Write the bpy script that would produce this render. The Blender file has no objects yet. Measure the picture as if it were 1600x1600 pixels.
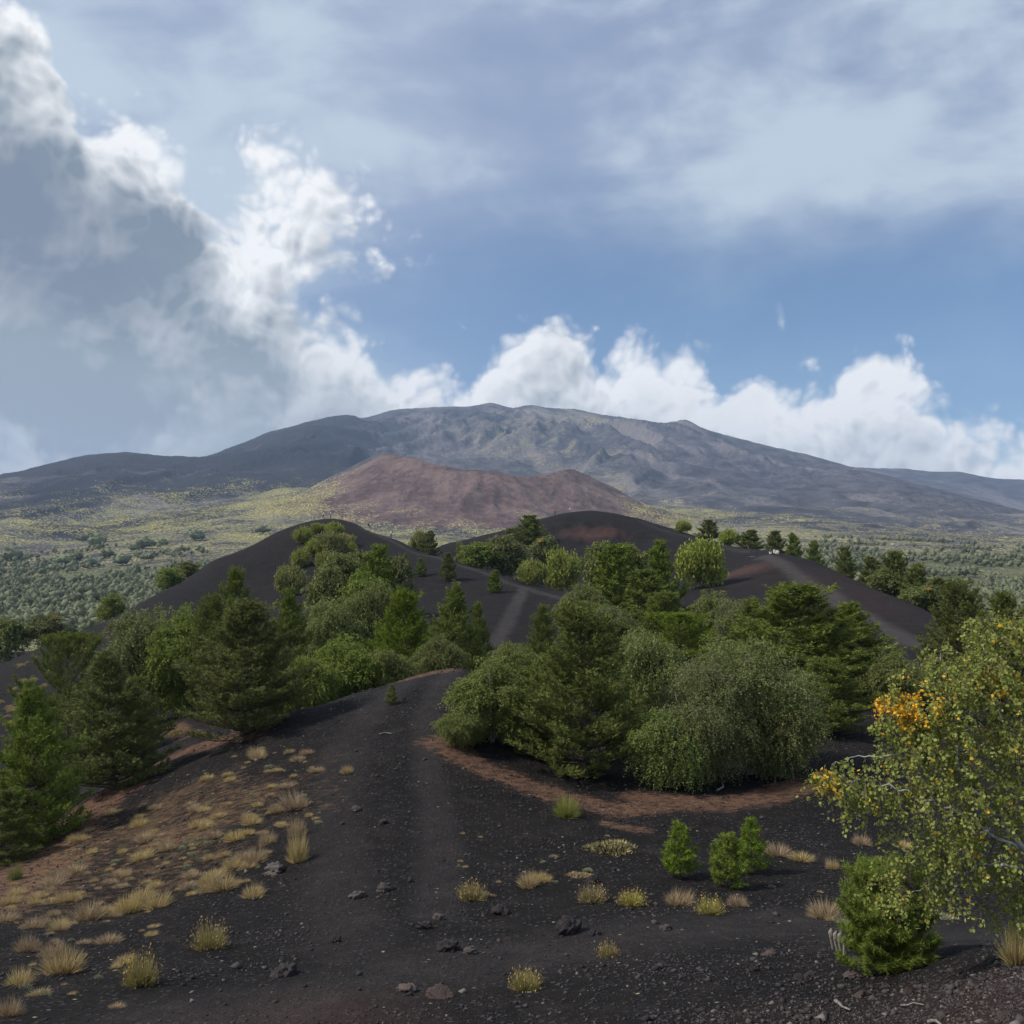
import bpy, math, random
import numpy as np
from mathutils import Vector, Matrix, Euler

# ------------------------------------------------------------------ camera
SC = bpy.context.scene
COL = SC.collection
F_PX = 1500.0                     # focal length in pixels of a 1600 px wide picture
PITCH = math.atan(70 / F_PX)      # camera tilted slightly upward
cam_data = bpy.data.cameras.new('camera')
cam_data.sensor_width = 36.0
cam_data.lens = 36.0 * F_PX / 1600.0
cam_data.clip_start = 0.1
cam_data.clip_end = 60000
cam = bpy.data.objects.new('camera', cam_data)
COL.objects.link(cam)
cam.location = (0, 0, 0)
cam.rotation_euler = (math.pi / 2 + PITCH, 0, 0)
SC.camera = cam


def ray(px, py):
    """direction in the world of a point of the 1600 px picture"""
    xc = (np.asarray(px, float) - 800) / F_PX
    yc = (800 - np.asarray(py, float)) / F_PX
    cp, sp = math.cos(PITCH), math.sin(PITCH)
    return xc, cp - yc * sp, sp + yc * cp


def az_tan(px, py):
    x, y, z = ray(px, py)
    return np.arctan2(x, y), z / np.hypot(x, y)


def at(px, py, d):
    a, t = az_tan(px, py)
    return np.sin(a) * d, np.cos(a) * d, t * d


# ------------------------------------------------------------------ node expressions
class E:
    """a value in a node tree that can be used in arithmetic"""
    def __init__(s, nt, k): s.nt = nt; s.k = k
    def _m(s, op, *a):
        n = s.nt.nodes.new('ShaderNodeMath'); n.operation = op
        for i, v in enumerate((s,) + a):
            if isinstance(v, E): s.nt.links.new(v.k, n.inputs[i])
            else: n.inputs[i].default_value = v
        return E(s.nt, n.outputs[0])
    def __add__(s, o): return s._m('ADD', o)
    __radd__ = __add__
    def __mul__(s, o): return s._m('MULTIPLY', o)
    __rmul__ = __mul__
    def __sub__(s, o): return s._m('SUBTRACT', o)
    def __rsub__(s, o): return (s * -1.0) + o
    def __truediv__(s, o): return s._m('DIVIDE', o)
    def mx(s, o): return s._m('MAXIMUM', o)
    def mn(s, o): return s._m('MINIMUM', o)
    def smax(s, o, k): return s._m('SMOOTH_MAX', o, k)
    def sqrt(s): return s._m('SQRT')
    def exp(s): return s._m('EXPONENT')
    def pw(s, e): return s._m('POWER', e)
    def abs(s): return s._m('ABSOLUTE')
    def clamp(s): return s.mx(0.0).mn(1.0)
    def step(s, a, b, lo=0.0, hi=1.0):
        n = s.nt.nodes.new('ShaderNodeMapRange'); n.interpolation_type = 'SMOOTHSTEP'
        s.nt.links.new(s.k, n.inputs[0])
        for i, v in zip((1, 2, 3, 4), (a, b, lo, hi)): n.inputs[i].default_value = v
        return E(s.nt, n.outputs[0])


def vec(nt, x, y, z=0.0):
    n = nt.nodes.new('ShaderNodeCombineXYZ')
    for i, v in enumerate((x, y, z)):
        if isinstance(v, E): nt.links.new(v.k, n.inputs[i])
        else: n.inputs[i].default_value = v
    return n.outputs[0]


def xyz(nt, sock):
    n = nt.nodes.new('ShaderNodeSeparateXYZ'); nt.links.new(sock, n.inputs[0])
    return [E(nt, o) for o in n.outputs]


def noise(nt, v, scale, detail=4.0, rough=0.5, lac=2.0, dist=0.0, out=0, kind='FBM', dim='3D'):
    n = nt.nodes.new('ShaderNodeTexNoise'); n.noise_dimensions = dim
    n.noise_type = kind
    if v is not None: nt.links.new(v, n.inputs['Vector'])
    n.inputs['Scale'].default_value = scale; n.inputs['Detail'].default_value = detail
    n.inputs['Roughness'].default_value = rough; n.inputs['Lacunarity'].default_value = lac
    n.inputs['Distortion'].default_value = dist
    return E(nt, n.outputs[out]) if out == 0 else n.outputs[out]


def voro(nt, v, scale, feature='F1', smooth=0.5, out=0, rnd=1.0, dim='3D'):
    n = nt.nodes.new('ShaderNodeTexVoronoi'); n.feature = feature; n.voronoi_dimensions = dim
    if v is not None: nt.links.new(v, n.inputs['Vector'])
    n.inputs['Scale'].default_value = scale
    n.inputs['Randomness'].default_value = rnd
    if feature == 'SMOOTH_F1': n.inputs['Smoothness'].default_value = smooth
    return E(nt, n.outputs[out]) if out == 0 else n.outputs[out]


def mixc(nt, fac, a, b, mode='MIX'):
    n = nt.nodes.new('ShaderNodeMix'); n.data_type = 'RGBA'; n.blend_type = mode
    for i, v in ((0, fac), (6, a), (7, b)):
        if isinstance(v, E): nt.links.new(v.k, n.inputs[i])
        elif hasattr(v, 'is_linked') or isinstance(v, bpy.types.NodeSocket): nt.links.new(v, n.inputs[i])
        elif isinstance(v, (int, float)): n.inputs[i].default_value = v
        else: n.inputs[i].default_value = (*v, 1.0)
    return n.outputs[2]


def lin(r, g, b):
    f = lambda c: (c / 255 / 12.92) if c <= 10 else ((c / 255 + 0.055) / 1.055) ** 2.4
    return (f(r), f(g), f(b))


# ------------------------------------------------------------------ world: sky with clouds
SUN_AZ, SUN_EL = math.radians(-96), math.radians(46)      # sun: high, to the side and a little beyond the hills
SKY_STRENGTH = 0.1
world = bpy.data.worlds.new('World'); SC.world = world; world.use_nodes = True
nt = world.node_tree; nt.nodes.clear()
out = nt.nodes.new('ShaderNodeOutputWorld'); bg = nt.nodes.new('ShaderNodeBackground')
nt.links.new(bg.outputs[0], out.inputs[0]); bg.inputs[1].default_value = SKY_STRENGTH
sky = nt.nodes.new('ShaderNodeTexSky'); sky.sky_type = 'NISHITA'; sky.sun_disc = False
sky.sun_elevation = SUN_EL; sky.sun_rotation = SUN_AZ
sky.altitude = 1700; sky.air_density = 1.15; sky.dust_density = 1.2; sky.ozone_density = 1.6
tc = nt.nodes.new('ShaderNodeTexCoord')
dx, dy, dz = xyz(nt, tc.outputs['Generated'])
# clouds live on a smooth map of the sky sphere (stereographic, pole behind the viewer)
den = (dy + 1.0).mx(0.02)
P0x, P0y = dx / den * 2.0, dz / den * 2.0


def sky_xy(px, py):
    x, y, z = ray(px, py)
    n = math.sqrt(x * x + y * y + z * z); x, y, z = x / n, y / n, z / n
    return 2 * x / (1 + y), 2 * z / (1 + y)


def fcurve(x, pts):
    """heights of a cloud bank along the horizon, x and height on the sky map"""
    n = nt.nodes.new('ShaderNodeFloatCurve')
    xs = np.array([(sky_xy(p[0], p[1])[0] + 1.6) / 3.2 for p in pts]); ys = np.array([sky_xy(p[0], p[1])[1] for p in pts])
    cv = n.mapping.curves[0]
    while len(cv.points) < len(pts): cv.points.new(0.5, 0.5)
    for q, (a_, b_) in zip(cv.points, sorted(zip(xs, ys))): q.location = (a_, b_); q.handle_type = 'AUTO'
    n.mapping.update()
    nt.links.new(((x + 1.6) * (1 / 3.2)).k, n.inputs['Value'])
    return E(nt, n.outputs[0])


BANK_BACK = [(-3500, 560), (-2300, 420), (-1500, 520), (-1000, 380), (-600, 300), (-350, 120), (-60, -60), (20, 0), (70, 45), (105, 140), (125, 200), (160, 185), (205, 178), (255, 215), (300, 285),
             (350, 355), (400, 400), (450, 435), (470, 480), (520, 512), (560, 525), (600, 560), (640, 566), (690, 585), (740, 575), (775, 525), (820, 503), (865, 492),
             (905, 520), (945, 553), (985, 530), (1030, 540), (1085, 565), (1115, 592), (1165, 590), (1230, 600), (1290, 605), (1315, 566), (1375, 545), (1425, 572),
             (1480, 620), (1530, 668), (1575, 676), (1620, 650), (1750, 560), (1900, 610), (2100, 500), (2400, 620), (2900, 480), (3600, 600)]
BANK_FRONT = [(-3500, 660), (-2000, 600), (-1000, 640), (-500, 560), (-100, 660), (0, 650), (60, 690), (130, 730), (200, 720), (260, 670), (320, 620), (370, 590), (420, 620),
              (470, 545), (500, 522), (545, 520), (600, 590), (650, 640), (720, 640), (800, 600), (870, 570), (930, 600), (960, 640), (1000, 610), (1050, 600), (1130, 610), (1200, 630),
              (1235, 690), (1275, 680), (1320, 700), (1400, 660), (1460, 690), (1520, 720), (1600, 715), (1700, 660), (2000, 640), (2600, 650), (3600, 660)]
LOBES = [(435, 315, 58, 82), (500, 335, 80, 78), (570, 390, 54, 34), (420, 420, 80, 90), (1213, 512, 12, 20), (1262, 556, 18, 7), (730, 507, 22, 6), (925, 512, 14, 10)]
PXU = 1.0 / F_PX
wv0 = vec(nt, P0x, P0y)
wx, wy, _w = xyz(nt, noise(nt, wv0, 11.0, 2.0, 0.55, out=1, dim='2D'))
WX, WY = (wx - 0.5) * 0.034, (wy - 0.5) * 0.034


def bank(x, y, pts):
    return (fcurve(x, pts) - y) * (1 / 0.050)


def lobes(x, y):
    best = None
    for (cx_, cy_, rx, ry) in LOBES:
        u_, v_ = sky_xy(cx_, cy_)
        a = (x - u_) * (F_PX / rx); b = (y - v_) * (F_PX / ry)
        d = (1.0 - (a * a + b * b).sqrt()) * (min(rx, ry) * PXU / 0.050) * (4.0 if rx < 26 else 1.0) - (0.35 if rx < 26 else 0.0)
        best = d if best is None else best.mx(d)
    return best


def puffs(x, y, det):
    v = vec(nt, x, y)
    f1 = voro(nt, v, 19.0, 'F1', dim='2D'); f2 = voro(nt, v, 44.0, 'F1', dim='2D'); f3 = voro(nt, v, 96.0, 'F1', dim='2D')
    fb = noise(nt, v, 26.0, det, 0.60, dim='2D')
    return (0.42 - f1) * 0.92 + (0.42 - f2) * 0.56 + (0.42 - f3) * 0.30 + (fb - 0.5) * 0.75


su, sv = -0.45, 0.89        # towards the sun on the sky map
A0x, A0y = P0x + WX, P0y + WY
N0, N1 = puffs(A0x, A0y, 7.0), puffs(A0x + su * 0.010, A0y + sv * 0.010, 5.0)
A2x, A2y = A0x + su * 0.040, A0y + sv * 0.040
relief = ((N0 - N1) * 0.8).mx(-0.5).mn(0.5)
soft = noise(nt, wv0, 4.5, 3.0, 0.5, dim='2D')
rain = (P0x * -1.0 - P0y * 0.35 + (soft - 0.5) * 0.40).step(0.02, 0.26)          # the big shower cloud to the side
c_dark, c_white = lin(132, 146, 158), lin(250, 251, 252)


blot = noise(nt, vec(nt, A0x, A0y), 10.0, 3.0, 0.5, dim='2D')


def layer(B0, B2, k, edge, relief_k):
    D = B0 + N0
    al = D.step(-edge * 0.3, edge)
    lit_ = ((B2 + N1 * 0.7).mx(0.0) * (rain * -k * 0.9 - k)).exp()
    return al, (lit_ + relief * relief_k + (blot - 0.5) * (rain * 0.7 + 1.1)).clamp()


bb0 = bank(A0x, A0y, BANK_BACK).mx(lobes(A0x, A0y)); bb2 = bank(A2x, A2y, BANK_BACK).mx(lobes(A2x, A2y))
bf0 = bank(A0x, A0y, BANK_FRONT); bf2 = bank(A2x, A2y, BANK_FRONT)
alpha_b, lit_b = layer(bb0, bb2, 0.62, 0.62, 0.42)
alpha_f, lit_f = layer(bf0, bf2, 0.58, 0.95, 0.42)
alpha_f = alpha_f * (bf0 * -0.45).exp().mn(1.0)                       # the front bank thins out below
cb = mixc(nt, lit_b, c_dark, c_white)
core = ((P0x - sky_xy(0, 370)[0]) * (1 / 0.20)), ((P0y - sky_xy(0, 370)[1]) * (1 / 0.115))
deep = (1.0 - (core[0] * core[0] + core[1] * core[1]).sqrt() + (soft - 0.5) * 0.9 + N0 * 0.25).step(-0.1, 0.75)
cb = mixc(nt, deep * 0.66, cb, lin(114, 124, 144))
low = (bb0 + N0 * 0.5).step(0.9, 3.0)
under = (P0y + (soft - 0.5) * 0.10 + N0 * 0.02).step(sky_xy(0, 440)[1], sky_xy(0, 580)[1])     # lit air below the dark cloud base
low = low * (1.0 - rain) + under * rain * 0.95
cb = mixc(nt, low * 0.66, cb, mixc(nt, rain, lin(192, 198, 203), lin(158, 169, 180)))
cf = mixc(nt, lit_f, lin(164, 175, 184), lin(240, 243, 245))
alpha_f = alpha_f * (1.0 - rain * 0.55)

# thin high veil over most of the sky, streaked
vs = vec(nt, P0x * 1.0 + P0y * 0.55, P0y * 2.0 - P0x * 0.30)
vn = noise(nt, vs, 2.6, 6.0, 0.5, dist=0.15, dim='2D')
vn2 = noise(nt, vs, 6.5, 5.0, 0.52, dist=0.2, dim='2D')
height = P0y + (vn - 0.5) * 0.16 - P0x * 0.03
veil = height.step(0.22, 0.40) * 0.86 + 0.10
veil = veil * (vn * 0.7 + vn2 * 0.8 + 0.22)
left_veil = (P0x * -1.0 + (vn - 0.5) * 0.25).step(-0.20, 0.25)
veil = (veil + left_veil * 0.34).clamp()
bright = (vn * 0.5 + vn2 * 0.5).step(0.38, 0.62)
vcol = mixc(nt, bright, lin(160, 175, 202), lin(194, 209, 224))

SK = 1.0 / SKY_STRENGTH


def scaled(c, k):
    n = nt.nodes.new('ShaderNodeVectorMath'); n.operation = 'SCALE'
    nt.links.new(c, n.inputs[0]); n.inputs['Scale'].default_value = k
    return n.outputs[0]


skyc = mixc(nt, 1.0, sky.outputs[0], (0.80, 0.95, 1.08), 'MULTIPLY')
c = mixc(nt, veil, skyc, scaled(vcol, SK))
c = mixc(nt, alpha_b, c, scaled(cb, SK * 1.04))
c = mixc(nt, alpha_f, c, scaled(cf, SK * 1.02))
nt.links.new(c, bg.inputs[0])

# ------------------------------------------------------------------ sun, exposure
sun_data = bpy.data.lights.new('sun', 'SUN'); sun_data.energy = 4.2; sun_data.angle = math.radians(4)
sun_data.color = (1.0, 0.93, 0.82)
sun = bpy.data.objects.new('sun', sun_data); COL.objects.link(sun)
SUN_DIR = Vector((math.sin(SUN_AZ) * math.cos(SUN_EL), math.cos(SUN_AZ) * math.cos(SUN_EL), math.sin(SUN_EL)))
sun.rotation_euler = SUN_DIR.to_track_quat('Z', 'Y').to_euler()
SC.view_settings.view_transform = 'Standard'; SC.view_settings.look = 'None'
SC.view_settings.exposure = 0.0; SC.view_settings.gamma = 1.0; SC.view_settings.use_curve_mapping = False
SC.cycles.use_denoising = True
world.cycles.sampling_method = 'NONE'
SC.cycles.max_bounces = 4; SC.cycles.diffuse_bounces = 2; SC.cycles.transmission_bounces = 2; SC.cycles.glossy_bounces = 1; SC.cycles.volume_bounces = 1

# ------------------------------------------------------------------ terrain shape
RNG = np.random.default_rng(7)
_perm = np.random.default_rng(3).permutation(512)
_perm = np.concatenate([_perm, _perm])
_ga = np.random.default_rng(5).uniform(0, 2 * np.pi, 512)
_gx, _gy = np.cos(_ga), np.sin(_ga)


def perlin(x, y):
    xi, yi = np.floor(x).astype(np.int64), np.floor(y).astype(np.int64)
    xf, yf = x - xi, y - yi
    u, v = xf * xf * xf * (xf * (xf * 6 - 15) + 10), yf * yf * yf * (yf * (yf * 6 - 15) + 10)
    def g(ix, iy, fx, fy):
        h = _perm[(_perm[ix & 511] + iy) & 511]
        return _gx[h] * fx + _gy[h] * fy
    a, b = g(xi, yi, xf, yf), g(xi + 1, yi, xf - 1, yf)
    c, d = g(xi, yi + 1, xf, yf - 1), g(xi + 1, yi + 1, xf - 1, yf - 1)
    return ((a + u * (b - a)) * (1 - v) + (c + u * (d - c)) * v) * 1.5


def fbm(x, y, octv=5, gain=0.5):
    s, a = 0, 1.0
    for k in range(octv):
        s = s + a * perlin(x * 2 ** k + 17.3 * k, y * 2 ** k - 9.1 * k); a *= gain
    return s


def ridged(x, y, octv=5, gain=0.55):
    s, a, w = 0, 1.0, 1.0
    for k in range(octv):
        n = (1 - np.abs(perlin(x * 2 ** k + 31.7 * k, y * 2 ** k + 5.3 * k))) ** 2 * w
        s = s + a * n; a *= gain; w = np.clip(n * 1.6, 0, 1)
    return s


# surveyed points: where a spot of ground is seen and how far away it lies (m)
SURVEY = [
    (0, 1600, 12.5), (400, 1600, 11.5), (800, 1600, 10.5), (1200, 1600, 9), (1600, 1600, 7.5),
    (0, 1500, 17), (300, 1500, 15.5), (600, 1500, 14.5), (900, 1500, 13.7), (1200, 1500, 13), (1400, 1512, 12), (1500, 1497, 11.2), (1600, 1508, 9.8), (1600, 1470, 14.5),
    (0, 1380, 27), (200, 1400, 23), (400, 1400, 20.5), (600, 1400, 18.5), (900, 1400, 18), (1150, 1400, 18.5), (1300, 1400, 19), (1500, 1420, 18.5), (1600, 1430, 18),
    (130, 1265, 36), (300, 1300, 27.5), (450, 1300, 25), (600, 1300, 23.5), (800, 1300, 23.5), (1000, 1300, 24), (1200, 1300, 24.5), (1400, 1300, 26), (1600, 1300, 27),
    (300, 1180, 38), (450, 1200, 31), (550, 1200, 29.5), (650, 1180, 30), (750, 1220, 28), (900, 1245, 27.5), (1050, 1250, 27.5), (1200, 1240, 29), (1350, 1200, 32), (1500, 1200, 35),
    (440, 1112, 40), (550, 1083, 41), (640, 1060, 42), (720, 1048, 42), (770, 1075, 40), (850, 1150, 36), (1000, 1170, 36), (1200, 1150, 37), (1400, 1140, 40),
    (440, 1140, 48), (550, 1120, 52), (640, 1100, 54), (720, 1085, 55), (850, 1100, 50), (1000, 1100, 50), (1200, 1090, 52), (1400, 1080, 52),
    (0, 1290, 40), (0, 1200, 58), (0, 1130, 78), (60, 1080, 95), (0, 1045, 125), (0, 1062, 180), (180, 1180, 52), (250, 1120, 66),
    (100, 1040, 110), (180, 967, 150), (120, 992, 135), (60, 1016, 130), (250, 926, 170), (340, 875, 195), (430, 835, 210), (470, 817, 217), (520, 807, 220), (560, 818, 215),
    (620, 845, 205), (700, 872, 185), (760, 891, 168), (820, 911, 148), (890, 931, 130), (940, 960, 115),
    (350, 930, 165), (450, 880, 185), (550, 880, 175), (650, 900, 155), (720, 930, 135), (780, 960, 115), (830, 970, 112), (780, 1000, 95), (600, 950, 125), (450, 960, 130),
    (350, 990, 115), (600, 1020, 90), (700, 1020, 85), (900, 1000, 85), (850, 1040, 72), (500, 1040, 80), (400, 1060, 75), (350, 1100, 60),
    (520, 845, 260), (430, 875, 260), (340, 920, 250), (250, 965, 230), (180, 1003, 210), (120, 1022, 190), (620, 880, 235), (700, 893, 206),
    (760, 900, 185), (820, 908, 178), (890, 922, 168), (940, 930, 160),
    (690, 852, 240), (760, 838, 250), (840, 815, 258), (880, 804, 260), (920, 800, 262), (960, 803, 262), (1000, 811, 258), (1060, 829, 245), (1120, 847, 230), (1180, 861, 215),
    (800, 870, 215), (850, 860, 220), (920, 840, 232), (1000, 850, 225), (1060, 865, 212), (1120, 882, 195), (950, 880, 200), (1050, 910, 165),
    (840, 855, 320), (920, 845, 320), (1000, 855, 320), (1060, 865, 310), (1120, 880, 300), (690, 885, 320),
    (1195, 864, 178), (1260, 873, 172), (1300, 891, 160), (1370, 922, 142), (1440, 952, 125), (1480, 984, 112), (1560, 1020, 100), (1600, 1035, 95),
    (1150, 893, 160), (1100, 915, 150), (1250, 915, 145), (1200, 920, 140), (1300, 960, 120), (1380, 985, 108), (1430, 1015, 95), (1350, 1030, 85), (1200, 980, 100), (1100, 980, 100),
    (1450, 1060, 75), (1550, 1090, 70), (1300, 1060, 68),
    (1260, 895, 215), (1300, 918, 205), (1370, 957, 190), (1440, 990, 175), (1560, 1040, 160), (1200, 885, 250), (1250, 892, 300),
    (0, 990, 400), (250, 962, 400), (500, 905, 420), (800, 895, 420), (1100, 895, 420), (1300, 930, 400), (1600, 965, 400),
    (0, 935, 650), (200, 925, 650), (0, 885, 1000), (200, 872, 1000), (350, 855, 1100), (500, 855, 1100),
    (100, 840, 1500), (300, 815, 1700), (0, 805, 2000), (100, 788, 2200), (300, 772, 2400), (450, 782, 2000),
    (0, 745, 3600), (60, 730, 3800), (130, 713, 4000), (190, 708, 4100), (270, 715, 4200), (310, 716, 4250),
    (360, 700, 4300), (430, 673, 4500), (500, 656, 4700), (550, 650, 4800), (580, 659, 5000), (0, 775, 5000), (190, 735, 5400), (310, 730, 5600),
    (610, 643, 5400), (700, 636, 5500), (745, 634, 5560), (768, 630, 5600), (800, 638, 5550), (830, 633, 5600), (850, 637, 5560), (900, 640, 5500), (950, 650, 5300), (1010, 658, 5150), (1050, 664, 5050),
    (1068, 656, 5000), (1092, 667, 5000), (1150, 686, 4900), (1230, 705, 4800), (1300, 722, 4700), (1340, 733, 4600), (1420, 755, 4200), (1500, 775, 3900), (1600, 800, 3500),
    (1420, 772, 5600), (1600, 820, 5200), (1340, 731, 6800), (1420, 733, 7000), (1500, 740, 7000), (1600, 750, 7000),
    (768, 690, 7200), (500, 705, 6600), (1000, 710, 6900), (200, 760, 6900), (0, 790, 6900), (1500, 770, 7600), (1250, 735, 6800),
    (600, 690, 4200), (768, 682, 4300), (900, 692, 4200), (1068, 702, 4100), (1200, 742, 3700), (1300, 772, 3200), (1450, 812, 2400), (1600, 845, 1900),
    (700, 762, 3000), (900, 772, 2800), (1000, 785, 2500), (1100, 802, 2100), (1200, 815, 1800), (1300, 837, 1300), (1400, 852, 1100), (1500, 872, 900), (1600, 885, 850), (1600, 925, 600),
    (1400, 885, 800), (1300, 885, 650), (760, 845, 1400), (760, 800, 2400), (760, 870, 800),
]
_sv = np.array(SURVEY, float)
_a, _t = az_tan(_sv[:, 0], _sv[:, 1])
ctrl = [(a, d, t) for a, d, t in zip(_a, _sv[:, 2], _t)]
for (px, py, d), a, t in zip(SURVEY, _a, _t):
    if px <= 60: ctrl.append((a - 0.28, d, t * 0.9 - 0.004))
    if px >= 1500: ctrl.append((a + 0.28, d, t * 0.9 - 0.004))
for a in (-0.8, -0.4, 0, 0.4, 0.8):
    ctrl += [(a, 1.0, -1.62), (a, 3.0, -0.80), (a, 6.0, -0.575)]
ctrl = np.array(ctrl)
CU = np.stack([ctrl[:, 0] * 4.0, np.log(ctrl[:, 1])], 1)


def _phi(r2):
    return 0.5 * r2 * np.log(r2 + 1e-12)


_n = len(CU)
_K = _phi(((CU[:, None] - CU[None]) ** 2).sum(-1)) + np.eye(_n) * 2e-5
_Pm = np.concatenate([np.ones((_n, 1)), CU], 1)
_A = np.block([[_K, _Pm], [_Pm.T, np.zeros((3, 3))]])
_w = np.linalg.solve(_A, np.concatenate([ctrl[:, 2], np.zeros(3)]))


def slope_tan(az, d):
    """tangent of the elevation angle of the smooth terrain at azimuth az, distance d (flat arrays)"""
    az, d = np.broadcast_arrays(np.asarray(az, float), np.asarray(d, float))
    shp = az.shape; az = az.ravel(); d = d.ravel()
    azc = np.clip(az, -0.85, 0.85)
    o = np.empty(len(az)); u = azc * 4.0; v = np.log(d)
    for i in range(0, len(az), 40000):
        s = slice(i, i + 40000)
        r2 = (u[s, None] - CU[None, :, 0]) ** 2 + (v[s, None] - CU[None, :, 1]) ** 2
        o[s] = _phi(r2) @ _w[:_n] + _w[_n] + _w[_n + 1] * u[s] + _w[_n + 2] * v[s]
    gen = (-1.62 - 5.5 * (1 - np.exp(-d / 9.0)) - 0.02 * d) / d
    k = np.clip((np.abs(az) - 0.62) / 0.5, 0, 1); k = k * k * (3 - 2 * k)
    return (o * (1 - k) + gen * k).reshape(shp)


CONE_A, _ = az_tan(752, 800)
CONE = np.array([math.sin(CONE_A) * 1950, math.cos(CONE_A) * 1950])


def terrain(x, y):
    """height of the ground at x, y with all its relief"""
    x, y = np.asarray(x, float), np.asarray(y, float)
    d = np.maximum(np.hypot(x, y), 0.5); az = np.arctan2(x, y)
    z = slope_tan(az, d) * d
    # loose ash: gentle hummocks at every size, as large as the distance lets one see
    n = 0
    for wl, amp in ((60, .9), (24, .42), (9, .16), (3.4, .055), (1.3, .026), (0.5, .013)):
        far = np.clip((wl * 60 - d) / (wl * 30), 0, 1)
        near = np.clip(d / (wl * 4.0), 0, 1)
        n = n + amp * perlin(x / wl + wl, y / wl - wl) * far * near
    z = z + n * np.clip((900 - d) / 300, 0.35, 1)
    # the volcano: gullies running down from the summit, lava ridges
    m = np.clip((d - 700) / 1500, 0, 1)
    if m.max() > 0:
        cx, cy = x - 60, y - 6000
        th, r = np.arctan2(cx, -cy), np.hypot(cx, cy)
        wob = fbm(x / 900, y / 900, 3) * 0.25
        g = ridged(th * 9.0 + wob * 4, r / 1500 + wob, 5)
        top = np.exp(-((r - 1500) / 1500) ** 2)
        dcr = np.interp(az, az_tan(np.array([0, 310, 550, 610, 950, 1340, 1600]), 700)[0], [3700, 4250, 4800, 5500, 5350, 4650, 3600])
        crest = np.where(d < dcr, np.clip((dcr - d) / 800, 0.10, 1), 0.10)
        z = z + m * ((g - 0.95) * (13 + 26 * top) * crest + fbm(x / 420, y / 420, 5) * 9 * crest + ridged(x / 160, y / 160, 4) * 4 - 4)
    # the reddish cinder cone with its shallow crater
    qx, qy = x - CONE[0], y - CONE[1]
    r = np.hypot(qx, qy)
    if (r < 700).any():
        th = np.arctan2(qx, -qy)                       # 0 towards the viewer
        rim = 198 + 10 * np.sin(3 * th + 1)
        top = np.interp(th, [-3.15, -2.2, -1.45, -0.8, -0.2, 0.45, 0.9, 1.3, 1.9, 3.15], [90, 112, 149, 130, 103, 88, 104, 115, 98, 90]) + 3 * fbm(th * 3, th * 0, 3)
        rill = ridged(th * 7.0, r / 260, 4) - 0.9
        outer = top - np.maximum(r - rim, 0) * 0.52 + np.minimum(np.maximum(r - rim - 150, 0) * 0.22, 60) + rill * 3.5 * np.clip((r - rim) / 60, 0, 1)
        inner = top - np.maximum(rim - r, 0) * 0.30
        c = np.where(r > rim, outer, inner) - np.clip((18 - np.abs(r - rim)) / 18, 0, 1) ** 2 * 3
        base = 1950 * az_tan(760, 822)[1]
        cz = base + c
        k = 16.0
        h = np.clip(0.5 + 0.5 * (cz - z) / k, 0, 1)
        zz = z + (cz - z) * h + k * h * (1 - h)
        z = np.where(r < 700, zz, z)
    # broken red scoria in the breached flank of the middle hill
    sx, sy = SCORIA
    q = np.hypot((x - sx) / 1.25, y - sy)
    z = z + np.where(q < 26, (ridged(x / 6.0, y / 6.0, 4) - 0.9) * 0.8 * np.clip((14 - q) / 7, 0, 1), 0)
    return z


SCORIA = tuple(np.array(at(925, 838, 233))[:2])


def hits(pix):
    """where lines of sight through picture points meet the ground: (n,3)"""
    pix = np.asarray(pix, float)
    a, t = az_tan(pix[:, 0], pix[:, 1])
    D = np.exp(np.linspace(math.log(6), math.log(3000), 900))
    S = slope_tan(np.repeat(a[:, None], 900, 1), np.repeat(D[None], len(a), 0))
    out = []
    for i in range(len(a)):
        j = np.argmax(S[i] >= t[i])
        if j == 0: j = 1
        s0, s1 = S[i, j - 1] - t[i], S[i, j] - t[i]
        f = np.clip(-s0 / (s1 - s0 + 1e-9), 0, 1)
        d = D[j - 1] + (D[j] - D[j - 1]) * f
        out.append((math.sin(a[i]) * d, math.cos(a[i]) * d))
    out = np.array(out)
    return np.concatenate([out, terrain(out[:, 0], out[:, 1])[:, None]], 1)


def ground_at(px, d):
    a, _ = az_tan(px, 870)
    x, y = math.sin(a) * d, math.cos(a) * d
    return x, y, float(terrain(np.array([x]), np.array([y]))[0])


def poly_dist(x, y, pts):
    best = np.full(x.shape, 1e9)
    for (x0, y0), (x1, y1) in zip(pts[:-1], pts[1:]):
        ex, ey = x1 - x0, y1 - y0; L = ex * ex + ey * ey + 1e-9
        t = np.clip(((x - x0) * ex + (y - y0) * ey) / L, 0, 1)
        best = np.minimum(best, np.hypot(x - x0 - t * ex, y - y0 - t * ey))
    return best


# ------------------------------------------------------------------ helpers for objects
def link(o):
    COL.objects.link(o); return o


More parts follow.
